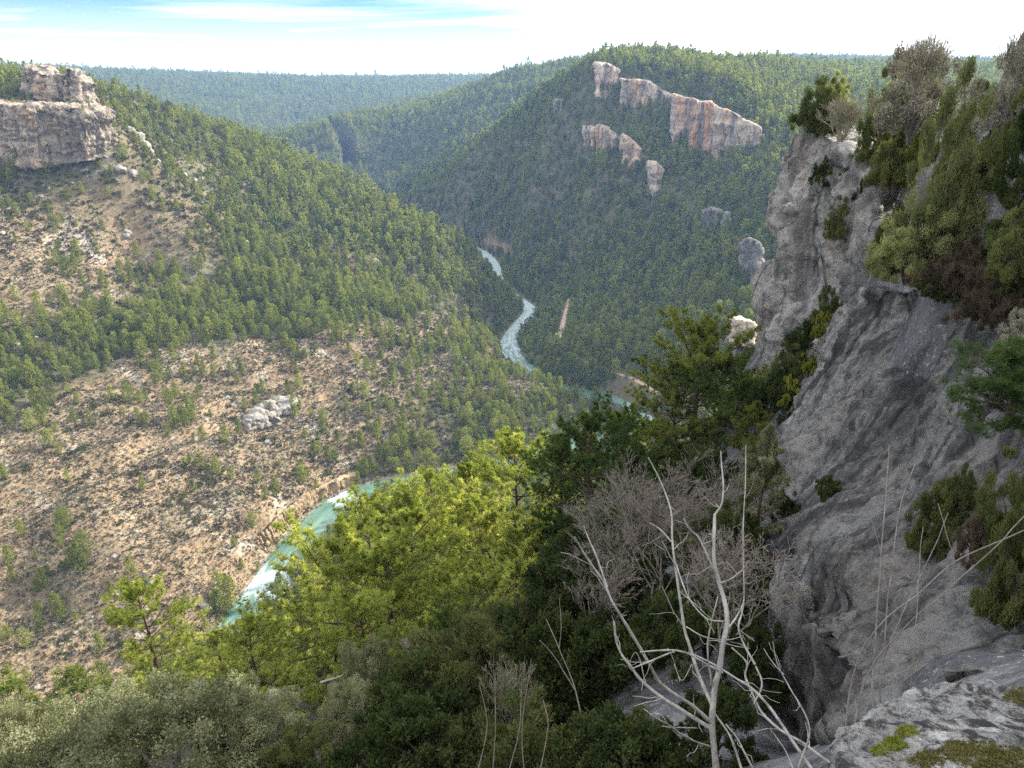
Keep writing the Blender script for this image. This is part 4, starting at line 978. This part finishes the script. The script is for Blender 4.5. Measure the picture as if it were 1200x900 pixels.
place_pine(402, 640, 38, "b", BR, "wide bright pine with crooked dark limbs in front of the rapids", h=12, rz=4.4)
place_pine(163, 698, 37, "a", BR, "bright pine standing alone below the tan slope at lower left", h=7.4, rz=1.0)
place_pine(535, 592, 50, "a", BR, "bright pine half hidden behind the tallest bright centre pine", h=10.5, rz=3.3)
place_pine(430, 590, 62, "c", BR, "slender bright pine beside the turquoise river bend", h=9, rz=5)
place_pine(545, 548, 60, "c", BR, "bright pine whose top stands just left of the tallest centre pine", h=10, rz=.9)
for a_, b_, t_, k_, h_, w_, l_ in [(455, 655, 36, "a", 9.5, 1.05, "bright round pine in the middle of the sunlit canopy"), (575, 610, 46, "b", 11, 1.0, "bright pine filling the canopy under the tallest centre pine"), 
        (425, 720, 29, "a", 7, 1.1, "bright pine above the pale dry bush"), (620, 640, 42, "b", 9, .95, "bright pine right below the tallest centre pine"), (470, 575, 75, "c", 10, 1.1, "slim bright pine on the near bank left of the tallest centre pine"), (505, 560, 80, "a", 10, 1.0, "bright pine near the water left of the tallest centre pine")]:
    place_pine(a_, b_, t_, k_, BR, l_, h=h_, w=w_)
place_pine(252, 742, 70, "c", BR, "slim pine on the near bank at the lower end of the rapids", h=8, rz=1.1, w=1.2)
place_pine(292, 735, 29, "a", BR, "small bright pine at the left end of the sunlit canopy", h=5.2, rz=2.9)
place_pine(655, 612, 44, "a", BR, "mid green pine under the right side of the brightest pine", h=9, rz=2.2)
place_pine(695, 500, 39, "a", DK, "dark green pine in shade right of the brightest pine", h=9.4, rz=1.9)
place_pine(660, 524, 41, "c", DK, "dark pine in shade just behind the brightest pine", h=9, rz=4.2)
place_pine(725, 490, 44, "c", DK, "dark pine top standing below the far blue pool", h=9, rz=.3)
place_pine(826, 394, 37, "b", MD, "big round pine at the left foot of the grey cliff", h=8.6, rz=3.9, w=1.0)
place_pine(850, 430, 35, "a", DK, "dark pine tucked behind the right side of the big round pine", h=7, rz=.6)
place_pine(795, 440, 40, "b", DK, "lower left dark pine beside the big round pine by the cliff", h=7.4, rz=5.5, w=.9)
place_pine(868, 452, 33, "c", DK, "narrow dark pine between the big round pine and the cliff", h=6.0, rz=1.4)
place_pine(890, 476, 28, "d", MD, "light green slim young pine at the edge of the dark slab", h=4.2, rz=1.4)
place_pine(905, 508, 17.5, "d", M_OAK, "sparse grey green young pine on a thin trunk before the slab", h=4.2, rz=.8, w=.7)
place_pine(560, 690, 30, "b", BR, "half lit pine below the brightest centre pine", h=6.5, rz=.1)
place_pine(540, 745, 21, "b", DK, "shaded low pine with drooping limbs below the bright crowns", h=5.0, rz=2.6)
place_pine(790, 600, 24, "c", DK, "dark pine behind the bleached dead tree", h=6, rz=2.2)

# shrubs: kinds of mesh, then where each stands
def shrub_kind(k):
    def mk():
        r = {"jun": lambda i: (bush_geo(1, 1.3, 400 + i, 120, 260, .07, .022, .75, False, .8, 14), [M_JUN, M_BARK]),
             "juno": lambda i: (bush_geo(1, 1.5, 420 + i, 150, 260, .075, .024, .75, False, .9, 16), [M_JUNO, M_BARK]),
             "oak": lambda i: (bush_geo(1, .95, 440 + i, 260, 170, .036, .022, .5, True, .6, 14), [M_OAK, M_BARKG]),
             "dark": lambda i: (bush_geo(1, 1.1, 460 + i, 110, 220, .065, .03, .6, True, .7, 12), [M_DARK, M_BARK]),
             "yel": lambda i: (bush_geo(1, 1.0, 480 + i, 50, 90, .12, .06, .6, True, .7, 10), [M_YEL, M_BARK]),
             "heath": lambda i: (bush_geo(1, .8, 500 + i, 80, 140, .16, .018, .8, False, .8, 12), [M_HEATH, M_BARK]),
             "dry": lambda i: (twig_geo(1, 1.1, 520 + i, 26, 4, .022, .42, 3, 0, .0045), [M_DRY, M_DRY]),
             "dryleaf": lambda i: (bush_geo(1, 1.0, 540 + i, 90, 150, .06, .02, .5, True, .6, 26), [M_DRY, M_BARKG])}[k[:-1] if k[-1].isdigit() else k]
        g, m = r(int(k[-1]) if k[-1].isdigit() else 0); return g.mesh("shrub", m)
    return shared(k, mk)
SK = {"jun": ("juniper", "juniper bush"), "juno": ("juniper", "juniper bush"), "oak": ("holm_oak_bush", "oak bush"), "dark": ("evergreen_shrub", "shrub"), "yel": ("yellow_shrub", "shrub"),
      "heath": ("heath_bush", "heath bush"), "dry": ("dry_shrub", "dry shrub"), "dryleaf": ("dry_shrub", "dry shrub")}
def shrub(k, px, py_base, t, w_px, h_px, lab, grp=None, sink=.05, sit=False):
    """shrub w_px wide and h_px tall in the photo with its foot at (px, py_base)"""
    kk = k.rstrip("0123456789"); p = PT(px, py_base, t)
    if sit:
        for bv in (BV_S, BV_T, BV_L):
            q = on_bvh(bv, px, py_base)
            if q is not None and (sit is True or True): p = q; break
    tt = p[1] * CP - p[2] * SP
    me = shrub_kind(k); hz = {"jun": 1.3, "juno": 1.5, "oak": .95, "dark": 1.1, "yel": 1, "heath": .8, "dry": 1.1, "dryleaf": 1.0}[kk]
    o = bpy.data.objects.new(SK[kk][0], me); s = w_px / FOC * tt / 2.1; sz = h_px / FOC * tt / hz / 1.1
    o.location = (p[0], p[1], p[2] - sink); o.scale = (s, s, sz); o.rotation_euler.z = rng.uniform(0, 6.28); COL.objects.link(o)
    tag(o, lab, SK[kk][1], grp); return o
# on and beside the near grey cliff
shrub("juno", 1090, 322, 20, 92, 190, "tall olive juniper rising in front of the cliff top")
shrub("juno1", 1062, 322, 19.5, 84, 80, "low olive juniper at the foot of the tall olive juniper")
shrub("juno1", 1120, 262, 20.5, 60, 90, "narrow olive juniper behind the right side of the tallest one")
shrub("dryleaf", 1068, 150, 27, 112, 90, "broad grey dry bush crowning the top of the grey cliff")
shrub("dry", 1072, 130, 28, 70, 80, "bare twiggy bush sticking up from the broad grey cliff top bush")
shrub("jun", 958, 152, 37.5, 64, 56, "dark green juniper hanging over the left top edge of the grey cliff")
shrub("juno", 975, 140, 38.5, 40, 44, "olive tipped juniper behind the one at the cliff edge")
shrub("dry1", 985, 165, 36, 62, 46, "leafless grey bush between the cliff edge juniper and the large grey bush")
shrub("jun1", 1028, 190, 33, 52, 90, "upright dark juniper on the cliff just left of the tall olive one")
shrub("jun", 1048, 215, 31, 58, 80, "dark juniper below the broad grey cliff top bush")
shrub("juno", 1058, 150, 29, 60, 60, "pale olive juniper under the broad grey cliff top bush")
shrub("jun", 1003, 205, 34.3, 30, 30, "small dark juniper clinging to the upper cliff face")
shrub("dark", 1018, 235, 33.5, 36, 40, "dark shrub in a ledge of the upper cliff face")
shrub("jun1", 982, 278, 34, 34, 42, "dark juniper in the crack halfway down the grey cliff", sit=True)
shrub("dark", 965, 215, 36, 26, 34, "small shrub at the upper left of the cliff face", sit=True)
shrub("jun", 1036, 312, 28, 40, 70, "dark juniper at the left foot of the tall olive juniper")
shrub("heath", 1150, 318, 18.2, 70, 50, "reddish brown heath bush right of the tall olive juniper")
shrub("jun1", 1135, 295, 20, 76, 70, "dark juniper close behind the foot of the tall olive juniper")
shrub("heath", 1180, 345, 16.5, 90, 46, "low brown heath bush at the right edge above the slab")
shrub("dark", 1158, 262, 21, 90, 150, "tall dark green shrub at the right of the olive juniper")
shrub("jun", 1195, 220, 19, 80, 120, "dark green bush at the right edge under the grey bush")
shrub("jun1", 1140, 180, 24, 66, 70, "green bush behind the olive juniper near the skyline")
shrub("dryleaf", 1182, 148, 20, 86, 92, "pale grey bush against the sky at the right edge")
shrub("dry", 1190, 120, 21, 60, 80, "bare twigs above the pale grey bush at the right edge")
shrub("juno1", 1175, 250, 20, 70, 70, "olive bush with yellow tips at the right edge")
shrub("dark", 1195, 345, 14.5, 40, 60, "small green bush at the right edge beside the white twigs")
for a_, b_, t_, w_, h_, k_, l_ in [(1196, 300, 17.5, 90, 60, "dark", "dark green bush at the right edge under the tall dark green shrub"), (1120, 335, 17.5, 80, 40, "heath", "low heath mat on the top edge of the slab left of centre"), (1165, 375, 15, 90, 44, "heath", "low heath mat along the top edge of the slab"), (1198, 400, 13.8, 60, 40, "dryleaf", "dry tangled bush at the right edge of the slab"), (1140, 235, 21.5, 70, 70, "jun", "dark juniper between the olive juniper and the tall dark shrub"), (1100, 345, 18.5, 50, 34, "dark", "dark low shrub at the foot of the tall olive juniper")]:
    shrub(k_, a_, b_, t_, w_, h_, l_)
shrub("jun", 1195, 318, 14.2, 80, 80, "dark juniper at the right edge covering the shoulder of rock")
shrub("dark1", 1205, 235, 15, 80, 100, "dark green bush at the right edge just under the pale grey one")
shrub("dry1", 1178, 322, 15.5, 40, 50, "white bare twigs in the heath at the right edge")
shrub("dark", 945, 430, 33.5, 60, 60, "dark shrub filling the gap between the cliff and the slab")
shrub("jun", 965, 400, 33, 46, 64, "dark juniper against the cliff above the slab edge")
shrub("jun1", 925, 456, 33, 50, 50, "dark juniper at the base of the cliff left of the slab")
shrub("yel", 962, 392, 31.5, 24, 26, "yellow green shrub beside the cliff, highest of three")
shrub("yel1", 948, 437, 30, 24, 24, "yellow green shrub at the slab edge, middle of three")
shrub("yel", 925, 472, 28, 28, 30, "yellow green shrub at the slab edge, lowest of three")
shrub("dark", 905, 480, 29, 60, 60, "dark shrub under the yellow green ones by the slab")
shrub("jun", 885, 590, 23, 60, 90, "dark green juniper at the lower left edge of the slab")
shrub("dark", 970, 580, 20, 30, 28, "small green shrub growing out of the slab", sit=True)
shrub("dark", 920, 605, 19.5, 40, 36, "dark shrub in the crack at the left of the slab", sit=True)
shrub("jun", 1095, 640, 10.5, 70, 96, "dark green juniper on the middle of the slab", sit=True)
shrub("jun1", 1120, 600, 10.5, 50, 60, "green juniper sprig above the one on the middle of the slab", sit=True)
shrub("jun", 1190, 720, 7.6, 100, 190, "dark hanging juniper at the right edge above the lichen boulder")
shrub("jun1", 1175, 640, 8.6, 80, 110, "dark juniper higher up at the right edge of the slab")
shrub("heath", 1140, 650, 8.6, 50, 50, "reddish heath between two junipers on the slab")
# bottom left: grey green oak bushes
for px, py, t, w, h, lab in [(205, 925, 14, 250, 120, "large grey green oak bush at the bottom left"), (60, 930, 14.5, 190, 100, "grey green oak bush in the bottom left corner"), (310, 900, 15, 130, 80, "grey green oak bush partly in shadow right of the large one"),
                             (130, 880, 17, 130, 70, "grey green oak bush behind the two at the bottom left"), (10, 880, 18, 100, 60, "pale oak bush at the left edge below the tan slope"), (280, 850, 18.5, 100, 60, "oak bush under the bright pine by the rapids"), (415, 850, 17, 80, 60, "pale oak bush under the wide bright pine")]:
    shrub("oak" if px % 3 else "oak1", px, py, t, w, h, lab)
shrub("dryleaf", 505, 775, 24, 62, 44, "sunlit dry brownish bush below the bright pines")
shrub("oak1", 430, 800, 19, 80, 60, "pale leafy bush left of the sunlit brownish dry one")
shrub("dry", 490, 895, 14, 80, 60, "reddish leafless bush in the shade at the bottom centre")
shrub("dry1", 600, 850, 14, 80, 80, "grey leafless bush in the shade below the centre pines")
# the shaded slope below the viewer: dark shrubs shoulder to shoulder
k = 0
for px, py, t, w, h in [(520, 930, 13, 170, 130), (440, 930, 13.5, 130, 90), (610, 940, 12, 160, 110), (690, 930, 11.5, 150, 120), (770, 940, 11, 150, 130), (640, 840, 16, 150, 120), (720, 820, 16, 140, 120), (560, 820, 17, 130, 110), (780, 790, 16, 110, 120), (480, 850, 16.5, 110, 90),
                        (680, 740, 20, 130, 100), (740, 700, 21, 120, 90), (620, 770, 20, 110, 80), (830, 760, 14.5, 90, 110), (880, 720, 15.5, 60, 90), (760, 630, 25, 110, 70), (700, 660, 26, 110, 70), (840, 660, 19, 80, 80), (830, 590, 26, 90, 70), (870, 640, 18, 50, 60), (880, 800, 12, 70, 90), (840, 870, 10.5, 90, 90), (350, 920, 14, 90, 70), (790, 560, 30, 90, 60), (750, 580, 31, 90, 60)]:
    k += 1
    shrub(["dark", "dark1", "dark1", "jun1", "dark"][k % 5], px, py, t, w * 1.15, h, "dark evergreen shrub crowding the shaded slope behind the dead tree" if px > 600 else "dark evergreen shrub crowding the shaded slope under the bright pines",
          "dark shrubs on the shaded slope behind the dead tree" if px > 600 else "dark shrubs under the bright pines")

def wands(lab, lines, mat, name="bare_sapling", r=1.0):
    g = Geo()
    for pts, w0, w1 in lines:
        P = catmull(np.array([PT(a, b, t) for a, b, t in pts]), 5); n = len(P)
        P = P + .02 * np.stack([fbm(P * 3 + s_, 2, 81 + s_) for s_ in range(3)], 1)
        tube(g, P, np.linspace(w0, w1, n) * r * .30 / FOC * pts[0][2] , 5, 0, .5, True)
    o = link(bpy.data.objects.new(name, g.mesh(name, [mat]))); tag(o, lab, "bare sapling"); return o
# leafless trees
def bare_tree(px, py_base, t, h_px, seed, lab, mat=M_TWIG, spread=.42, stems=1, wide=.6, r0=.05, depth=6, name="bare_tree"):
    p = PT(px, py_base, t); h = h_px / FOC * t
    g = twig_geo(h * wide, h, seed, stems, depth, r0, spread, 3, 0, .005, 5)
    V = np.concatenate(g.V); s = h / (V[:, 2].max() + 1e-6)
    o = bpy.data.objects.new(name, g.mesh("bare_tree", [mat])); o.location = p; o.scale = (s, s, s); COL.objects.link(o)
    tag(o, lab, "bare tree"); return o
bare_tree(775, 720, 19, 195, 5, "leafless grey twiggy tree left of the dead bleached one", stems=3, wide=.55, spread=.40)
bare_tree(815, 690, 20, 165, 8, "leafless twiggy tree between the dead tree and the big pine", stems=3, wide=.5, spread=.4)
bare_tree(730, 700, 22, 180, 12, "leafless brownish tree in front of the shaded pines", stems=2, wide=.6, spread=.45)
bare_tree(695, 760, 17, 130, 19, "thin leafless sapling low on the shaded slope", stems=3, wide=.5, spread=.35, depth=5, r0=.03)
wands("tangle of thin leafless stems in the dark shrubs at bottom centre", [([(560 + 18 * i_, 905, 10.5), (565 + 18 * i_ + rng.uniform(-8, 8), 850, 10.6), (575 + 16 * i_ + rng.uniform(-22, 22), 790 + rng.uniform(-20, 30), 10.8)], 2.4, .8) for i_ in range(5)], M_TWIG)
bare_tree(850, 760, 12, 150, 23, "leafless bush close behind the dead bleached tree", stems=4, wide=.7, spread=.45, depth=5, r0=.03)

# the bleached dead tree nearest the viewer, branch by branch (crop of the photo -> photo)
def cp(x, y): return 650 + x / 2.143, 480 + y / 2.143
dead = empty("dead_tree", PT(*cp(405, 960), 5.5))
DP = np.array(dead.location)
BRN = [("trunk", [(410, 975, 5.5), (405, 900, 5.5), (395, 780, 5.5), (405, 680, 5.5), (425, 590, 5.5), (432, 510, 5.55), (412, 430, 5.6), (400, 370, 5.6), (402, 262, 5.65)], 14, 6.5),
    ("branch", [(402, 264, 5.65), (420, 235, 5.66), (423, 190, 5.68), (417, 105, 5.7)], 5, 2.6), ("branch", [(411, 430, 5.6), (385, 370, 5.5), (365, 325, 5.45), (340, 300, 5.4), (324, 274, 5.4)], 5, 2.4),
    ("branch", [(413, 436, 5.6), (440, 428, 5.5), (468, 404, 5.4), (487, 380, 5.38)], 4.2, 2.5), ("branch", [(428, 560, 5.53), (448, 530, 5.6), (470, 495, 5.7), (476, 476, 5.7)], 4.5, 2.2),
    ("branch", [(397, 790, 5.5), (345, 742, 5.4), (270, 690, 5.3), (215, 600, 5.2), (150, 490, 5.1), (125, 436, 5.1), (80, 370, 5.05), (50, 320, 5.0)], 7.5, 2.8), ("branch", [(132, 446, 5.1), (105, 370, 5.2), (73, 292, 5.25)], 4, 2.2),
    ("branch", [(392, 800, 5.5), (330, 762, 5.6), (240, 702, 5.7), (190, 640, 5.75), (158, 590, 5.8), (148, 533, 5.8)], 8, 3.2),
    ("branch", [(396, 745, 5.5), (360, 660, 5.65), (325, 547, 5.75), (305, 412, 5.85), (295, 330, 5.9), (292, 255, 5.95), (265, 180, 6), (235, 120, 6)], 7, 2.4), ("branch", [(293, 332, 5.9), (268, 305, 5.95), (238, 284, 6)], 2.6, 1.4), ("branch", [(304, 394, 5.85), (285, 360, 5.8), (270, 330, 5.8)], 2.6, 1.4),
    ("branch", [(325, 547, 5.75), (295, 500, 5.7), (270, 445, 5.65)], 3.2, 1.6), ("branch", [(420, 660, 5.5), (375, 635, 5.4), (330, 612, 5.3), (270, 606, 5.2), (215, 609, 5.15)], 5.5, 3), ("branch", [(300, 608, 5.25), (240, 632, 5.15), (198, 649, 5.1)], 4, 2.6),
    ("branch", [(388, 846, 5.5), (350, 832, 5.3), (310, 811, 5.15), (265, 782, 5.0), (224, 752, 4.95)], 5, 2.2), ("branch", [(360, 800, 5.55), (310, 800, 5.4), (270, 795, 5.3)], 3, 1.5),
    ("branch", [(398, 700, 5.5), (385, 620, 5.4), (388, 560, 5.35), (400, 510, 5.3), (410, 470, 5.3)], 4.5, 2), ("branch", [(306, 390, 5.85), (322, 440, 5.7), (345, 490, 5.6), (385, 525, 5.5), (425, 532, 5.5)], 2.6, 2.2),
    ("branch", [(720, 905, 5.1), (680, 880, 5.2), (620, 835, 5.3), (560, 800, 5.4), (520, 760, 5.5), (495, 710, 5.55), (480, 670, 5.6), (482, 635, 5.6), (445, 598, 5.6)], 6.5, 3.2),
    ("branch", [(660, 925, 5.0), (600, 835, 5.15), (545, 750, 5.3), (500, 705, 5.4), (450, 672, 5.5), (400, 640, 5.6), (350, 615, 5.7)], 7, 3), ("branch", [(503, 640, 5.8), (470, 580, 5.9), (460, 545, 5.9), (472, 500, 6), (476, 430, 6), (473, 300, 6), (478, 190, 6.05), (480, 90, 6.1)], 4.4, 1.8),
    ("branch", [(505, 645, 5.8), (520, 690, 5.6), (500, 740, 5.5)], 3.2, 3), ("branch", [(600, 905, 5.2), (575, 850, 5.3), (540, 800, 5.4)], 3, 1.6), ("branch", [(470, 905, 5.3), (440, 820, 5.4), (400, 760, 5.5)], 5, 3), ("branch", [(500, 905, 5.2), (460, 830, 5.3), (430, 790, 5.4)], 3.6, 2.4),
    ("branch", [(612, 900, 4.9), (640, 800, 4.9), (590, 700, 4.95), (560, 640, 5), (548, 582, 5)], 4, 1.6), ("branch", [(575, 665, 4.97), (550, 640, 5.05), (525, 600, 5.1)], 2.2, 1.2), ("branch", [(330, 545, 5.7), (380, 572, 5.6), (430, 578, 5.6), (468, 571, 5.6)], 2.2, 1.3), ("branch", [(345, 640, 5.7), (320, 680, 5.8), (300, 640, 5.9)], 2.4, 1.3), ("branch", [(270, 725, 5.35), (235, 735, 5.3), (198, 745, 5.25)], 2.2, 1.4), ("branch", [(230, 690, 5.6), (205, 610, 5.6), (185, 640, 5.7)], 2, 1.2)]
for nm, pts, w0, w1 in BRN:
    P = np.array([PT(*cp(a, b), t) for a, b, t in pts]) - DP; P = catmull(P, 6); n = len(P)
    P = P + .011 * np.stack([fbm(P * 5 + s_, 2, 71 + s_) for s_ in range(3)], 1) * np.sin(np.linspace(0, math.pi, n))[:, None]
    tm = np.mean([t for _, _, t in pts]); g = Geo()
    R = np.linspace(w0, w1, n) / 2.143 / FOC * tm * .64 * (1 + .30 * fbm(P * 16, 3, 77))
    tube(g, P, R, 8, 0, .5, True)
    for j in range(3, n - 2, 7):                                        # broken twig stubs
        if rng.uniform() < .55 and w0 > 3:
            d = norm(rng.normal(size=3)); L = rng.uniform(.02, .10); q = P[j] + d * L * np.linspace(0, 1, 3)[:, None] + rng.normal(0, .01, (3, 3)) * np.array([[0], [1], [1]])
            tube(g, q, [R[j] * .4, R[j] * .3, R[j] * .15], 5, 0, .5, True)
    for j in range(4, n - 3, 6):                                        # fine dead twigs
        if rng.uniform() < .85 and nm == "branch":
            d = norm(norm(P[min(j + 1, n - 1)] - P[j]) * .8 + rng.normal(0, .7, 3)); L = rng.uniform(.08, .34)
            q = P[j] + d * L * np.linspace(0, 1, 5)[:, None] + np.cumsum(rng.normal(0, .014, (5, 3)), 0) * np.array([0, 1, 1, 1, 1])[:, None]
            tube(g, q, np.linspace(min(R[j] * .5, .006), .0018, 5), 4, 0, .5, True)
    link(bpy.data.objects.new(nm, g.mesh(nm, [M_DEAD], True)), dead)
tag(dead, "bleached leafless dead tree with forked white branches nearest the viewer", "dead tree")
# bare wands in front of the slab
wands("thin upright grey saplings without leaves in front of the slab", [([(1020, 870, 6.1), (1022, 822, 6.2), (1028, 720, 6.4), (1036, 600, 6.7), (1042, 520, 7)], 5, 2), ([(1026, 870, 6.1), (1030, 822, 6.2), (1042, 700, 6.5), (1056, 590, 6.8), (1085, 515, 7)], 4.5, 1.8), ([(1030, 840, 6.3), (1034, 780, 6.3), (1052, 730, 6.3), (1080, 670, 6.4), (1110, 600, 6.5)], 4, 1.6), ([(1040, 700, 6.5), (1030, 640, 6.5), (1015, 590, 6.6)], 2, 1)], M_BARKG)
wands("long slanting bare branches crossing before the right side of the slab", [([(985, 900, 5.6), (1000, 790, 5.7), (1030, 735, 5.6), (1070, 700, 5.5), (1120, 660, 5.4), (1215, 615, 5.2)], 4, 2), ([(990, 900, 5.6), (1012, 800, 5.7), (1050, 745, 5.6), (1100, 700, 5.4), (1150, 660, 5.3), (1215, 590, 5.2)], 3.6, 1.8), ([(1066, 850, 5.3), (1068, 805, 5.3), (1072, 740, 5.3), (1076, 660, 5.4), (1082, 620, 5.4)], 3, 1.4), ([(1120, 660, 5.4), (1108, 620, 5.4), (1100, 590, 5.5)], 2, 1)], M_TWIG)
wands("bare forked branch with pale bark under the wide bright pine", [([(375, 800, 19), (400, 792, 19), (425, 780, 19), (447, 778, 19)], 5, 2), ([(425, 781, 19), (440, 768, 19), (448, 752, 19)], 3, 1.5)], M_DEAD, "bare_branch")
wands("tall thin leafless sapling before the dark shrubs at bottom centre", [([(690, 890, 12), (675, 810, 12.4), (655, 760, 12.6), (640, 725, 13)], 3.4, 1.2), ([(675, 810, 12.4), (650, 770, 12.5), (632, 750, 12.6)], 2.2, 1), ([(655, 760, 12.6), (658, 735, 12.6), (655, 700, 12.7)], 1.8, .8)], M_TWIG)
# pine sprig that reaches in from the right edge
pa, pb = pine_geo(1.6, .8, 951, 26, 9, 6, 30, (.07, .13), .009, .02)
o = empty("pine_sapling", PT(1178, 500, 10.2), 1.0, 1.0)
link(bpy.data.objects.new("trunk", pa.mesh("sapling_trunk", [M_BARK])), o); link(bpy.data.objects.new("crown", pb.mesh("sapling_crown", [leaf_mat("sapling_needles", (.045, .075, .026), (.08, .12, .042), (.125, .165, .06), .35), M_BARK])), o)
o.scale = (1.15, .9, .62); tag(o, "fresh green young pine growing out of the slab at the right edge", "young pine")
